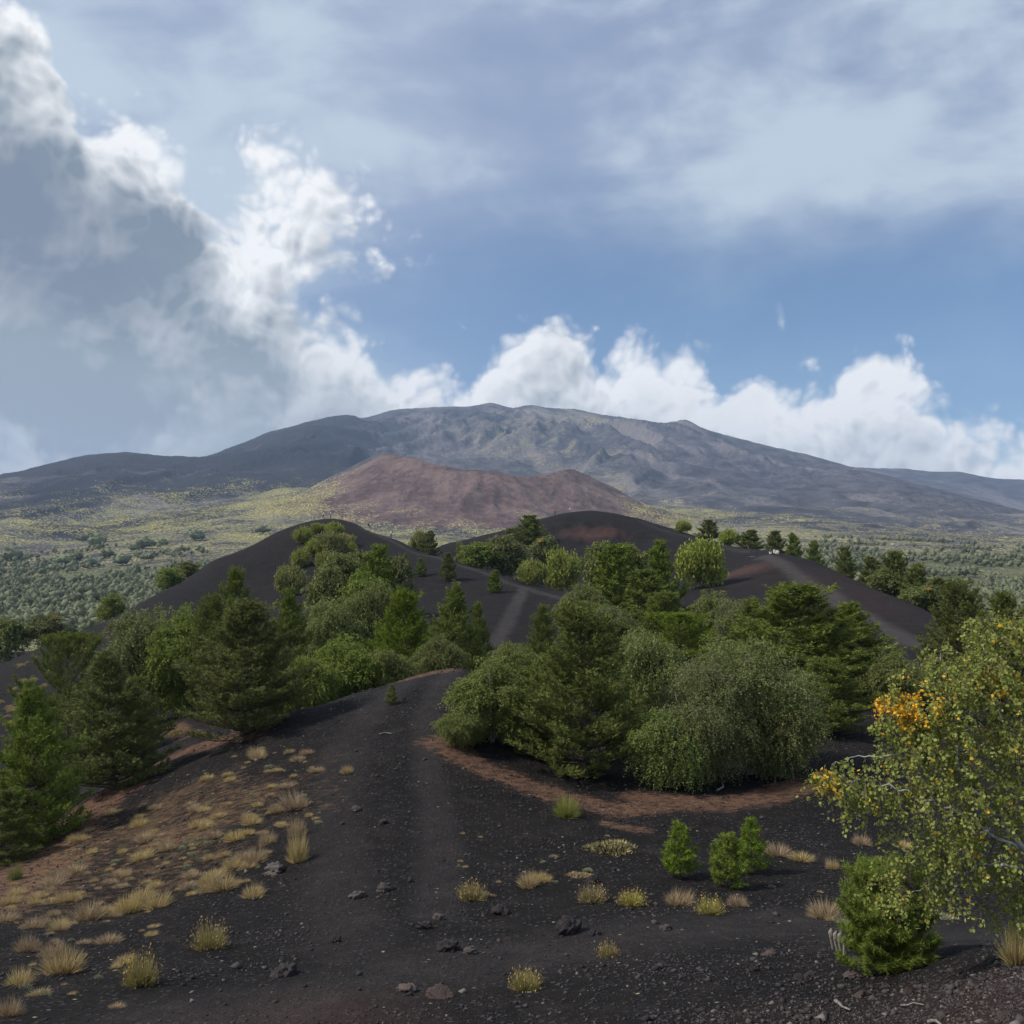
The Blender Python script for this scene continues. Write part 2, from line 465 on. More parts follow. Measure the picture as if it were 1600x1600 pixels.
def mesh_np(name, verts, faces, mat=None, smooth=True, attrs=None, mat_idx=None):
    """mesh from arrays; faces (n,3) or (n,4)"""
    me = bpy.data.meshes.new(name)
    verts = np.asarray(verts, np.float32); faces = np.asarray(faces, np.int32)
    nf, k = faces.shape
    me.vertices.add(len(verts)); me.vertices.foreach_set('co', verts.ravel())
    me.loops.add(nf * k); me.loops.foreach_set('vertex_index', faces.ravel())
    me.polygons.add(nf)
    me.polygons.foreach_set('loop_start', np.arange(0, nf * k, k, dtype=np.int32))
    me.polygons.foreach_set('loop_total', np.full(nf, k, np.int32))
    if smooth: me.polygons.foreach_set('use_smooth', np.ones(nf, bool))
    if mat_idx is not None: me.polygons.foreach_set('material_index', np.asarray(mat_idx, np.int32))
    for nm, arr in (attrs or {}).items():
        at_ = me.attributes.new(nm, 'FLOAT', 'POINT'); at_.data.foreach_set('value', np.asarray(arr, np.float32))
    me.update(); me.validate(clean_customdata=False)
    for m in (mat if isinstance(mat, (list, tuple)) else [mat]):
        if m is not None: me.materials.append(m)
    return me


def add(name, me, parent=None, loc=None, rot=None, scale=None, **props):
    o = bpy.data.objects.new(name, me); link(o)
    if parent is not None: o.parent = parent
    if loc is not None: o.location = loc
    if rot is not None: o.rotation_euler = rot
    if scale is not None: o.scale = scale if hasattr(scale, '__len__') else (scale,) * 3
    for k_, v_ in props.items(): o[k_] = v_
    return o


def material(name):
    m = bpy.data.materials.new(name); m.use_nodes = True
    t = m.node_tree; t.nodes.clear()
    o = t.nodes.new('ShaderNodeOutputMaterial'); b = t.nodes.new('ShaderNodeBsdfPrincipled')
    t.links.new(b.outputs[0], o.inputs[0])
    return m, t, b, o


def attr(t, name):
    n = t.nodes.new('ShaderNodeAttribute'); n.attribute_name = name
    return E(t, n.outputs['Fac'])


def position(t):
    return t.nodes.new('ShaderNodeNewGeometry').outputs['Position']


def bump(t, b, h, strength, dist):
    n = t.nodes.new('ShaderNodeBump'); n.inputs['Strength'].default_value = strength; n.inputs['Distance'].default_value = dist
    t.links.new(h.k, n.inputs['Height']); t.links.new(n.outputs[0], b.inputs['Normal'])
    return n


# ------------------------------------------------------------------ ground materials
def ash_material():
    m, t, b, o = material('volcanic_ash')
    p = position(t)
    n1 = noise(t, p, 0.35, 5, 0.6); n2 = noise(t, p, 4.0, 5, 0.65); n3 = noise(t, p, 38.0, 3, 0.6)
    c = mixc(t, n1.step(0.35, 0.65), lin(17, 15, 16), lin(26, 23, 23))
    c = mixc(t, n2.step(0.45, 0.75) * 0.5, c, lin(38, 34, 33))
    c = mixc(t, n3.step(0.52, 0.70) * 0.7, c, lin(60, 54, 51))
    n4 = noise(t, p, 1.1, 7, 0.72)
    c = mixc(t, n4.step(0.50, 0.68) * 0.6, c, lin(50, 44, 42))
    # cinders: single grains and small stones, some pale with lichen
    v = t.nodes.new('ShaderNodeTexVoronoi'); v.inputs['Scale'].default_value = 9.0
    t.links.new(p, v.inputs['Vector'])
    cell = xyz(t, v.outputs['Color'])
    vd = E(t, v.outputs['Distance'])
    stone = (cell[0].step(0.55, 0.6)) * vd.step(0.42, 0.22)
    path = attr(t, 'path'); litter = attr(t, 'litter'); red = attr(t, 'red'); dry = attr(t, 'dry'); spk = attr(t, 'speck')
    c = mixc(t, stone * 0.6 * (1.0 - path), c, mixc(t, cell[1], lin(58, 54, 56), lin(92, 87, 86)))
    v2 = t.nodes.new('ShaderNodeTexVoronoi'); v2.inputs['Scale'].default_value = 4.2
    t.links.new(p, v2.inputs['Vector'])
    ce2 = xyz(t, v2.outputs['Color'])
    pale = ce2[0].step(0.86, 0.88) * E(t, v2.outputs['Distance']).step(0.16, 0.08) * spk
    # red scoria
    c = mixc(t, (red * (n2 * 1.2 + 0.25)).clamp(), c, mixc(t, n3, lin(58, 42, 40), lin(98, 70, 64)))
    # worn tracks: finer, paler and smoother
    c = mixc(t, (path * (n2 * 0.7 + n4 * 1.1 - 0.15)).clamp() * 0.9, c, lin(72, 67, 66))
    # dry grass remains and needle litter, laid down in streaks along the slope
    wv = t.nodes.new('ShaderNodeMapping'); wv.inputs['Scale'].default_value = (3.2, 9.0, 1.0); wv.inputs['Rotation'].default_value = (0, 0, math.radians(-28))
    t.links.new(p, wv.inputs['Vector'])
    st = noise(t, wv.outputs[0], 1.0, 5, 0.65)
    lm = (litter * 0.68 + (st - 0.5) * 1.2 + (n2 - 0.5) * 1.3 + (n3 - 0.5) * 0.8).step(0.24, 0.82) * 0.85
    c = mixc(t, lm, c, mixc(t, n2, lin(76, 56, 45), lin(132, 100, 80)))
    dm = (dry * 0.8 + (n1 - 0.5) * 0.8 + (st - 0.5) * 1.2 + (n2 - 0.5) * 0.7 + (n3 - 0.5) * 0.9).step(0.45, 0.9) * 0.85
    c = mixc(t, dm * 0.85, c, mixc(t, n3, lin(84, 62, 46), lin(142, 114, 84)))
    c = mixc(t, pale, c, mixc(t, ce2[1], lin(150, 140, 132), lin(168, 166, 132)))
    t.links.new(c, b.inputs['Base Color'])
    b.inputs['Roughness'].default_value = 0.95; b.inputs['Specular IOR Level'].default_value = 0.15
    h = n2 * 0.09 + n3 * 0.03 + n4 * 0.16 + noise(t, p, 14.0, 4, 0.65) * 0.03 + stone * 0.03 * (1.0 - path * 0.8) + pale * 0.03
    bump(t, b, h, 1.0, 1.0)
    return m


def mountain_material():
    m, t, b, o = material('lava_slopes')
    p = position(t)
    px_, py_, pz_ = xyz(t, p)
    veg = attr(t, 'veg'); red = attr(t, 'red'); wood = attr(t, 'wood'); lava = attr(t, 'lava')
    pf = vec(t, px_, py_, 0.0)
    n0 = noise(t, vec(t, px_ * 2.2 + py_ * 0.5, py_ * 0.7, 0.0), 0.0016, 6, 0.62); n1 = noise(t, pf, 0.011, 6, 0.62); n2 = noise(t, pf, 0.06, 5, 0.6)
    c = mixc(t, n1.step(0.3, 0.7), lin(54, 54, 60), lin(90, 88, 92))
    c = mixc(t, (n0 + (n2 - 0.5) * 0.3).step(0.48, 0.62) * 0.7, c, lin(128, 120, 118))
    c = mixc(t, (red + (n1 - 0.5) * 0.9 + (n2 - 0.5) * 0.4).step(0.40, 0.62), c, mixc(t, (n1 * 0.6 + n2 * 0.4).step(0.38, 0.62), lin(78, 62, 61), lin(118, 98, 92)))
    c = mixc(t, (lava + (n1 - 0.5) * 0.8).step(0.42, 0.58), c, lin(44, 43, 49))  # dark colour of lava fields and of the painted cloud shadow
    # cushions of broom and milk-vetch, each a pale green-yellow dot
    v = t.nodes.new('ShaderNodeTexVoronoi'); v.inputs['Scale'].default_value = 0.33; v.voronoi_dimensions = '2D'
    t.links.new(pf, v.inputs['Vector'])
    vc = xyz(t, v.outputs['Color']); dist = E(t, v.outputs['Distance'])
    dens = veg * 0.85 + (n1 - 0.5) * 2.6 + (n0 - 0.5) * 1.6 + (n2 - 0.5) * 0.8
    c = mixc(t, dens.step(0.35, 1.05) * 0.30, c, mixc(t, n2, lin(104, 104, 66), lin(150, 146, 92)))
    dot = (vc[0] - dens).step(0.08, -0.08) * dist.step(0.62, 0.40)
    vcol = mixc(t, vc[1], lin(120, 116, 74), lin(196, 186, 120))
    c = mixc(t, dot, c, vcol)
    # scattered wood undergrowth in the valleys
    c = mixc(t, (wood + (n2 - 0.5) * 1.0).step(0.35, 0.65) * 0.8, c, mixc(t, noise(t, pf, 0.25, 4, 0.7), lin(56, 66, 44), lin(126, 130, 86)))
    t.links.new(c, b.inputs['Base Color'])
    b.inputs['Roughness'].default_value = 0.95; b.inputs['Specular IOR Level'].default_value = 0.1
    bump(t, b, dot * 2.5 + n2 * 7.0 + n1 * 10.0, 0.9, 1.0)
    return m


# ------------------------------------------------------------------ ground sheets
def pol_grid(azs, ds):
    A, D = np.meshgrid(azs, ds)
    x, y = np.sin(A) * D, np.cos(A) * D
    na, nd = len(azs), len(ds)
    i = np.arange(na * nd).reshape(nd, na)
    f = np.stack([i[:-1, :-1], i[:-1, 1:], i[1:, 1:], i[1:, :-1]], -1).reshape(-1, 4)
    return x.ravel(), y.ravel(), f


def px_path(pts):
    h = hits(pts)
    return [tuple(q[:2]) for q in h]


TRACKS = [  # worn tracks: picture points, half-width in metres, strength
    ([(640, 1064), (590, 1100), (545, 1160), (525, 1240), (520, 1330), (530, 1420), (560, 1500)], 0.6, 0.30),
    ([(705, 1056), (668, 1120), (668, 1200), (684, 1280), (690, 1360), (680, 1430)], 0.42, 0.42),
    ([(300, 1595), (480, 1560), (700, 1510), (950, 1470), (1150, 1445), (1300, 1440), (1480, 1470), (1600, 1462)], 1.0, 0.42),
    ([(820, 914), (806, 945), (788, 985), (770, 1008)], 0.75, 0.8),
    ([(1192, 866), (1235, 888), (1285, 922), (1335, 958), (1380, 985), (1440, 1008)], 1.3, 1.0),
    ([(560, 822), (620, 850), (700, 877), (760, 896), (820, 915), (885, 934)], 0.8, 0.7),
    ([(1000, 814), (1060, 833), (1120, 850), (1175, 863)], 1.0, 0.5),
]
LITTER = [
    ([(690, 1165), (730, 1195), (800, 1222), (880, 1250), (960, 1268), (1040, 1262)], 0.75),
    ([(1000, 1250), (1100, 1262), (1180, 1255), (1270, 1225)], 0.8),
    ([(0, 1410), (60, 1335), (130, 1275), (220, 1215), (300, 1175), (345, 1160)], 1.3),
    ([(330, 1165), (400, 1150), (450, 1115)], 0.4), ([(640, 1062), (690, 1053), (735, 1050)], 0.8),
    ([(270, 1135), (300, 1150)], 0.7), ([(950, 1290), (1010, 1300)], 0.3),
]


def build_ground():
    azs = np.concatenate([np.linspace(-math.pi, -0.62, 46)[:-1], np.linspace(-0.62, 0.62, 560), np.linspace(0.62, math.pi, 46)[1:]])
    ds = np.exp(np.linspace(math.log(1.0), math.log(330), 600))
    x, y, f = pol_grid(azs, ds)
    z = terrain(x, y)
    d = np.hypot(x, y)
    path = np.zeros(len(x)); litter = np.zeros(len(x)); red = np.zeros(len(x)); dry = np.zeros(len(x))
    wob = fbm(x / 3, y / 3, 3) * 0.5
    for pts, w, k in TRACKS:
        q = poly_dist(x, y, px_path(pts)) / w + wob * 0.5
        path = np.maximum(path, k * np.clip(1.6 - q, 0, 1))
    for pts, w in LITTER:
        q = poly_dist(x, y, px_path(pts)) / (w * 0.75) + wob * 0.8
        litter = np.maximum(litter, np.clip(1.5 - q * 0.75, 0, 1))
    q = np.hypot((x - SCORIA[0]) / 1.25, y - SCORIA[1]); red = np.maximum(red, np.clip(1.1 - q / 7.5, 0, 1))
    for (px, py), w, k in (((1160, 888), 5, .8), ((1390, 940), 16, .16), ((1300, 905), 12, .16), ((650, 858), 6, .6), ((1500, 1585), 1.7, .28), ((1600, 1560), 1.8, .32), ((490, 1592), 1.2, .35)):
        h = hits([(px, py)])[0]
        red = np.maximum(red, k * np.clip(1.5 - np.hypot(x - h[0], y - h[1]) / w, 0, 1))
    for (px, py), w, k in (((250, 1290), 4.0, .78), ((100, 1400), 3.5, .78), ((400, 1270), 3.0, .62), ((200, 1360), 3.0, .72), ((60, 1500), 1.6, .4), ((450, 1240), 1.2, .5)):
        h = hits([(px, py)])[0]
        dry = np.maximum(dry, k * np.clip(1.7 - np.hypot(x - h[0], y - h[1]) / w, 0, 1))
    speck = np.clip((60 - d) / 30, 0.25, 1) * (1 - path * 0.9)
    me = mesh_np('ground', np.stack([x, y, z], 1), f, ash_material(), attrs=dict(path=path, litter=litter, red=red, dry=dry, speck=speck))
    return add('ground', me, kind='structure', label='dark volcanic ash ground with hills, tracks and red scoria')


def build_mountain():
    azs = np.concatenate([np.linspace(-0.95, -0.56, 40)[:-1], np.linspace(-0.56, 0.56, 640), np.linspace(0.56, 0.95, 40)[1:]])
    ds = np.concatenate([np.exp(np.linspace(math.log(330), math.log(4000), 260))[:-1], np.linspace(4000, 7600, 130)])
    x, y, f = pol_grid(azs, ds)
    z = terrain(x, y)
    d = np.hypot(x, y); az = np.arctan2(x, y)
    r = np.hypot(x - CONE[0], y - CONE[1]); th = np.arctan2(x - CONE[0], -(y - CONE[1]))
    big = fbm(x / 700, y / 700, 4)
    # vegetation thins out up the slope
    veg = np.clip((3300 - d) / 1500, 0, 1) * 0.78 + big * 0.22
    veg = np.where(az > 0.12, veg - 0.22 - 0.25 * np.clip((d - 1500) / 1200, 0, 1), veg)
    cone = np.clip((540 - r) / 110, 0, 1)
    redm = cone * np.clip(1.25 - np.abs(th - 0.05) / 1.5, 0, 1) * 1.25
    redm = np.maximum(redm, np.clip((230 - r) / 60, 0, 1) * 0.75)
    vcone = 0.05 + 0.8 * np.clip((-th - 0.35) / 0.6, 0, 1) * np.clip((r - 215) / 110, 0, 1) + 0.30 * np.clip((r - 360) / 90, 0, 1) + 0.6 * np.clip((th - 0.7) / 0.3, 0, 1) * np.clip((r - 270) / 80, 0, 1)
    veg = veg * (1 - cone) + cone * vcone
    veg = veg - 0.55 * np.clip(redm, 0, 1) * np.clip((380 - r) / 80, 0, 1)
    lava = np.zeros(len(x))  # lava fields; also carries the cloud shadow painted on the left shoulder
    for px, py, dd, wx_, wy_ in ((60, 795, 2150, 120, 420), (200, 815, 1750, 130, 260), (300, 808, 1850, 110, 190), (230, 770, 2600, 300, 330), (470, 760, 2600, 260, 380), (120, 740, 3300, 380, 420), (560, 770, 1750, 40, 90)):
        a, _ = az_tan(px, py); cx, cy = math.sin(a) * dd, math.cos(a) * dd
        lava = np.maximum(lava, np.clip(1.5 - np.hypot((x - cx) / wx_, (y - cy) / wy_), 0, 1))
    lava = np.maximum(lava, np.clip((d - 2500) / 500, 0, 1) * np.clip((-0.06 - az + 0.05 * fbm(x / 500, y / 500, 3)) / 0.10, 0, 1) * 0.62) * (1 - cone * 0.8)  # left shoulder: cloud shadow put into the ground colour as darker lava
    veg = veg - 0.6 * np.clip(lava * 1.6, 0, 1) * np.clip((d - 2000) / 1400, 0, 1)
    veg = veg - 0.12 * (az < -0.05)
    wood = np.clip((1050 - d) / 200, 0, 1) * 0.55
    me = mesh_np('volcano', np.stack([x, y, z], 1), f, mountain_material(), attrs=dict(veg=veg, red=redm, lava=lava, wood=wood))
    return add('mountain', me, kind='structure', label='broad dark volcano with a reddish cinder cone on its flank')


GROUND = build_ground()
MOUNTAIN = build_mountain()

# ------------------------------------------------------------------ plant materials
def leaf_material(name, dark, light, autumn=None, trans=0.25, rough=0.7, spec=0.08):
    m, t, b, o = material(name)
    tone = attr(t, 'tone')
    oi = t.nodes.new('ShaderNodeObjectInfo')
    rnd = E(t, oi.outputs['Random'])
    c = mixc(t, tone, dark, light)
    if autumn is not None:
        c = mixc(t, attr(t, 'autumn').step(0.3, 0.7), c, mixc(t, tone, autumn[0], autumn[1]))
    hs = t.nodes.new('ShaderNodeHueSaturation')
    t.links.new((rnd * 0.03 + 0.485).k, hs.inputs['Hue']); t.links.new((rnd * 0.25 + 0.85).k, hs.inputs['Saturation'])
    t.links.new((rnd * 0.36 + 0.98).k, hs.inputs['Value']); t.links.new(c, hs.inputs['Color'])
    t.links.new(hs.outputs[0], b.inputs['Base Color'])
    b.inputs['Roughness'].default_value = rough; b.inputs['Specular IOR Level'].default_value = spec
    tr = t.nodes.new('ShaderNodeBsdfTranslucent'); t.links.new(hs.outputs[0], tr.inputs[0])
    mx = t.nodes.new('ShaderNodeMixShader'); mx.inputs[0].default_value = trans
    t.links.new(b.outputs[0], mx.inputs[1]); t.links.new(tr.outputs[0], mx.inputs[2]); t.links.new(mx.outputs[0], o.inputs[0])
    return m


def bark_material(name, a, bcol, scale=6.0):
    m, t, b, o = material(name)
    p = t.nodes.new('ShaderNodeTexCoord').outputs['Object']
    mp = t.nodes.new('ShaderNodeMapping'); mp.inputs['Scale'].default_value = (1, 1, 2.5); t.links.new(p, mp.inputs[0])
    n = noise(t, mp.outputs[0], scale, 4, 0.6)
    t.links.new(mixc(t, n.step(0.38, 0.62), a, bcol), b.inputs['Base Color'])
    b.inputs['Roughness'].default_value = 0.9
    bump(t, b, n, 0.6, 0.02)
    return m


M_PINE = leaf_material('pine_needles', (0.074, 0.098, 0.018), (0.190, 0.215, 0.048), trans=0.2)
M_PINE_Y = leaf_material('young_pine_needles', (0.090, 0.130, 0.018), (0.220, 0.270, 0.050), trans=0.2)
M_PINE_L = leaf_material('light_pine_needles', (0.082, 0.112, 0.022), (0.205, 0.240, 0.055), trans=0.2)
M_BIRCH = leaf_material('birch_leaves', (0.110, 0.132, 0.034), (0.225, 0.250, 0.075), ((0.42, 0.20, 0.03), (0.62, 0.36, 0.06)), trans=0.3)
M_BIRCH_G = leaf_material('grey_birch_leaves', (0.115, 0.138, 0.042), (0.225, 0.252, 0.092), ((0.40, 0.24, 0.04), (0.55, 0.38, 0.08)), trans=0.3)
M_BROOM = leaf_material('broom_shoots', (0.150, 0.170, 0.034), (0.310, 0.315, 0.085), trans=0.25)
M_HERO = leaf_material('foreground_birch_leaves', (0.140, 0.160, 0.036), (0.345, 0.355, 0.105), ((0.60, 0.27, 0.03), (0.80, 0.45, 0.07)), trans=0.35, spec=0.12)
M_FAR = leaf_material('far_foliage', (0.105, 0.125, 0.065), (0.215, 0.235, 0.135), trans=0.2)
M_BARK_P = bark_material('pine_bark', (0.060, 0.045, 0.036), (0.16, 0.125, 0.10))
M_BARK_B = bark_material('birch_bark', (0.16, 0.15, 0.13), (0.48, 0.455, 0.41), 9.0)
M_TWIG = bark_material('birch_twigs', (0.07, 0.055, 0.042), (0.17, 0.135, 0.10), 20.0)
M_STRAW = leaf_material('dry_straw', (0.230, 0.165, 0.085), (0.50, 0.385, 0.215), trans=0.2, rough=0.8, spec=0.1)
M_OLIVE = leaf_material('olive_cushion', (0.18, 0.165, 0.055), (0.40, 0.345, 0.13), trans=0.2, rough=0.8, spec=0.1)
M_FLOWER = leaf_material('dried_flower_heads', (0.24, 0.145, 0.055), (0.44, 0.30, 0.12), trans=0.1, rough=0.8, spec=0.1)
M_LICHEN = leaf_material('pale_lichen_mat', (0.18, 0.18, 0.11), (0.34, 0.34, 0.21), trans=0.05, rough=0.9, spec=0.1)


# ------------------------------------------------------------------ plant geometry
def unit(v):
    return v / (np.linalg.norm(v, axis=-1, keepdims=True) + 1e-9)


def perp(v, rng):
    return unit(np.cross(v, rng.normal(size=v.shape)))


def blades(base, tip, width, rng):
    """thin triangles from base to tip"""
    n = len(base)
    side = perp(tip - base, rng) * (np.asarray(width).reshape(-1, 1) * 0.5)
    V = np.stack([base - side, base + side, tip], 1).reshape(-1, 3)
    return V, np.arange(n * 3).reshape(n, 3)


def leaf_quads(c, axis, size, rng, normal=None):
    """rhombic leaves: c stalk end, axis direction"""
    n = len(c); size = np.asarray(size).reshape(-1, 1)
    nr = unit(rng.normal(size=c.shape) + (normal if normal is not None else 0))
    side = unit(np.cross(axis, nr)) * size * 0.42
    tip = c + axis * size
    mid = c + axis * size * 0.45 + unit(np.cross(side, axis)) * size * 0.08
    V = np.stack([c, mid - side, tip, mid + side], 1).reshape(-1, 3)
    return V, np.arange(n * 4).reshape(n, 4)


def tubes(lines, sides=5):
    """tapered tubes: list of (points (k,3), radii (k,))"""
    Vs, Fs, o = [], [], 0
    for P, R in lines:
        P = np.asarray(P, float); R = np.asarray(R, float); k = len(P)
        T = unit(np.gradient(P, axis=0))
        ref = np.where(np.abs(T[:, 2:3]) > 0.9, np.array([[1.0, 0, 0]]), np.array([[0, 0, 1.0]]))
        A = unit(np.cross(T, ref)); B = np.cross(T, A)
        th = np.linspace(0, 2 * np.pi, sides, endpoint=False)
        ring = P[:, None] + R[:, None, None] * (A[:, None] * np.cos(th)[None, :, None] + B[:, None] * np.sin(th)[None, :, None])
        Vs.append(ring.reshape(-1, 3))
        i = np.arange(k * sides).reshape(k, sides) + o
        j = np.roll(i, -1, 1)
        Fs.append(np.stack([i[:-1], j[:-1], j[1:], i[1:]], -1).reshape(-1, 4)); o += k * sides
    return np.concatenate(Vs), np.concatenate(Fs)


def pine_parts(seed, H, R, whorls, per, shoots, needles, nlen, nwid, mat, gaps=0.0, power=0.75, low=0.04):
    rng = np.random.default_rng(seed)
    lines = []
    lean = rng.normal(size=2) * 0.02 * H
    tz = np.linspace(0, 1, 9)
    trunk = np.stack([lean[0] * tz ** 2, lean[1] * tz ** 2, tz * H * 0.985], 1)
    trad = 0.022 * H * (1 - tz * 0.93)
    tV, tF = tubes([(trunk, trad)], 8)
    P, D, T = [], [], []
    br = []
    for k in range(whorls):
        t = low + (0.95 - low) * (k / (whorls - 1)) ** 0.92
        z0 = t * H
        prof = (1 - t) ** power * (0.84 + 0.16 * min(1.0, t / 0.12)) + 0.03
        nb = max(4, int(per * (1.15 - 0.45 * t)))
        a0 = rng.uniform(0, 6.28); tier = rng.uniform(0.86, 1.12)
        for j in range(nb):
            if rng.random() < gaps: continue
            a = a0 + 6.283 * j / nb + rng.normal() * 0.22
            L = R * prof * tier * rng.uniform(0.66, 1.2)
            out_ = np.array([math.cos(a), math.sin(a), 0.0]); lat = np.array([-math.sin(a), math.cos(a), 0.0])
            el = math.radians(-3 + 60 * t + rng.normal() * 7)
            s = np.linspace(0, 1, 5)
            zz = z0 + rng.normal() * 0.03 * H + L * (np.sin(el) * s + 0.38 * s ** 2.2)
            bp = out_[None] * (L * np.cos(el) * s)[:, None]; bp[:, 2] = np.minimum(zz, H * 1.0)
            bp[:, :2] += lean * t ** 2
            br.append((bp, 0.006 * H * (1 - t * 0.6) * (1 - s * 0.85) * (0.4 + L / R)))
            m = max(5, int(shoots * L / R))
            ss = rng.uniform(0.22, 1.0, m) ** 0.8
            c = np.stack([np.interp(ss, s, bp[:, i]) for i in range(3)], 1)
            wl = (1.02 - ss) * L * 0.42 + 0.05 * R
            side = rng.uniform(-1, 1, m)
            c = c + lat[None] * (side * wl)[:, None]
            c[:, 2] += np.abs(rng.normal(size=m)) * 0.05 * R + np.abs(side) * wl * 0.12
            d = unit(out_[None] * 0.55 + lat[None] * (side * 0.45)[:, None] + np.array([[0, 0, 0.95]]) + rng.normal(size=(m, 3)) * 0.28)
            P.append(c); D.append(d); T.append(rng.uniform(0, 1, m))
    # leading shoot
    m = max(8, shoots // 2)
    zz = rng.uniform(0.86, 1.0, m)
    P.append(np.stack([lean[0] + rng.normal(size=m) * 0.02 * R, lean[1] + rng.normal(size=m) * 0.02 * R, zz * H], 1))
    D.append(unit(np.stack([rng.normal(size=m) * 0.4, rng.normal(size=m) * 0.4, np.ones(m)], 1))); T.append(rng.uniform(0.3, 1, m))
    P, D, T = np.concatenate(P), np.concatenate(D), np.concatenate(T)
    n = len(P)
    Pn, Dn = np.repeat(P, needles, 0), np.repeat(D, needles, 0)
    al = rng.uniform(0, 1.0, (n * needles, 1)) * nlen * 1.2
    b0 = Pn + Dn * al
    tip = b0 + unit(Dn * rng.uniform(0.5, 1.1, (n * needles, 1)) + perp(Dn, rng) * 0.85) * nlen * rng.uniform(0.75, 1.2, (n * needles, 1))
    V, F = blades(b0, tip, nwid * rng.uniform(0.8, 1.3, n * needles), rng)
    tone = np.repeat(np.clip(np.repeat(T, needles) * 0.75 + rng.uniform(0, 0.25, n * needles), 0, 1), 3)
    bV, bF = tubes(br, 4)
    tF = np.concatenate([tF, bF + len(tV)]); tV = np.concatenate([tV, bV])
    return [('trunk', mesh_np('pine_trunk', tV, tF, M_BARK_P)),
            ('crown', mesh_np('pine_crown', V, F, mat, smooth=False, attrs=dict(tone=tone)))], dict(H=H, R=R)


def birch_parts(seed, H, R, clumps, strands, per, leaf, mat, droop=1.0, stems=4, autumn_spots=0, low=0.12, flat=1.0, upright=0.0, bark=None, ragged=0.45):
    """round crown of many hanging sprays on several pale stems"""
    rng = np.random.default_rng(seed)
    C, CR = [], []
    for i in range(clumps):
        u = rng.normal(size=3); u /= np.linalg.norm(u)
        r = rng.uniform(0.45, 1.0) ** 0.5
        zc = low + (1 - low) * 0.52
        c = np.array([u[0] * R * 0.80 * r, u[1] * R * 0.80 * r, H * (zc + u[2] * (1 - zc) * 0.86 * r * flat)])
        k = 1 - 0.45 * max(0.0, c[2] / H - 0.6) / 0.4
        c[:2] *= k
        c *= 1 + ragged * 0.16 * rng.normal()
        c[2] = min(max(c[2], 0.06 * H), 0.93 * H)
        C.append(c); CR.append(R * rng.uniform(0.16, 0.40))
    C = np.array(C); CR = np.array(CR)
    lines = []
    st = []
    for s_ in range(stems):
        a = 6.28 * s_ / stems + rng.normal() * 0.5
        top = np.array([math.cos(a) * R * 0.45, math.sin(a) * R * 0.45, H * rng.uniform(0.62, 0.82)])
        base = np.array([math.cos(a), math.sin(a), 0]) * 0.05 * H
        q = np.linspace(0, 1, 7)
        pts = base[None] * (1 - q)[:, None] + top[None] * q[:, None]
        pts[:, :2] *= (0.35 + 0.65 * q)[:, None]
        pts += rng.normal(size=pts.shape) * 0.012 * H * (q > 0)[:, None]
        pts[0, 2] = -0.05 * H * 0.3
        lines.append((pts, 0.0095 * H * (1 - 0.8 * q))); st.append(pts)
    stv = np.concatenate(st)
    br = []
    for c in C:
        below = stv[(stv[:, 2] < c[2] + 0.02 * H)]
        if len(below) == 0: below = stv
        p0 = below[np.argmin(np.linalg.norm(below - c, axis=1) + (c[2] - below[:, 2]) * 0.15)]
        q = np.linspace(0, 1, 5)[:, None]
        pts = p0 * (1 - q) + c * q; pts[:, 2] += np.sin(q[:, 0] * 3.14) * 0.05 * H
        br.append((pts, 0.006 * H * (1 - 0.8 * q[:, 0])))
    n = clumps * strands
    ci = np.repeat(np.arange(clumps), strands)
    u = unit(rng.normal(size=(n, 3)) + np.array([[0, 0, 0.35]]))
    p0 = C[ci] + u * (CR[ci] * rng.uniform(0.35, 1.0, n))[:, None] * np.array([[1, 1, 0.85]])
    d0 = unit(u * 0.9 + np.array([[0, 0, 0.25 + upright]]) + rng.normal(size=(n, 3)) * 0.3)
    ln = R * rng.uniform(0.16, 0.36, n)
    s = np.linspace(0.05, 1, per)
    pts = p0[:, None] + d0[:, None] * (ln[:, None] * s[None])[..., None] * (0.75 if droop > 0 else 1.0)
    pts[..., 2] -= droop * (ln[:, None] * s[None] ** 2) * 0.95
    pts += rng.normal(size=pts.shape) * leaf * 0.35
    tang = unit(d0[:, None] * 1.0 - np.array([0, 0, 1.0]) * (droop * 1.9 * s)[None, :, None])
    L = pts.reshape(-1, 3); tg = tang.reshape(-1, 3)
    ok = L[:, 2] > 0.01 * H
    sc = np.repeat(rng.uniform(0, 1, n), per)[ok]
    au = np.zeros(len(L))
    for i in range(autumn_spots):
        cc = C[rng.integers(clumps)] + rng.normal(size=3) * 0.1 * R
        au = np.maximum(au, np.clip(1.5 - np.linalg.norm(L - cc, axis=1) / (0.16 * R), 0, 1))
    L, tg, au = L[ok], tg[ok], au[ok]
    m = len(L)
    ax = unit(tg * 0.6 + rng.normal(size=(m, 3)) * 0.6 + np.array([[0, 0, -0.35 * droop + upright]]))
    V, F = leaf_quads(L, ax, leaf * rng.uniform(0.7, 1.25, m), rng, np.array([[0, 0, 0.9]]))
    tone = np.repeat(np.clip(sc * 0.7 + rng.uniform(0, 0.3, m), 0, 1), 4)
    tV, tF = tubes(lines, 6); bV, bF = tubes(br, 4)
    bk = bark or M_BARK_B; ns = len(tF)
    tF = np.concatenate([tF, bF + len(tV)]); tV = np.concatenate([tV, bV])
    return [('trunk', mesh_np('birch_stems', tV, tF, [bk, M_TWIG], mat_idx=np.arange(len(tF)) >= ns)),
            ('crown', mesh_np('birch_crown', V, F, mat, smooth=False, attrs=dict(tone=tone, autumn=np.repeat(au, 4))))], dict(H=H, R=R)


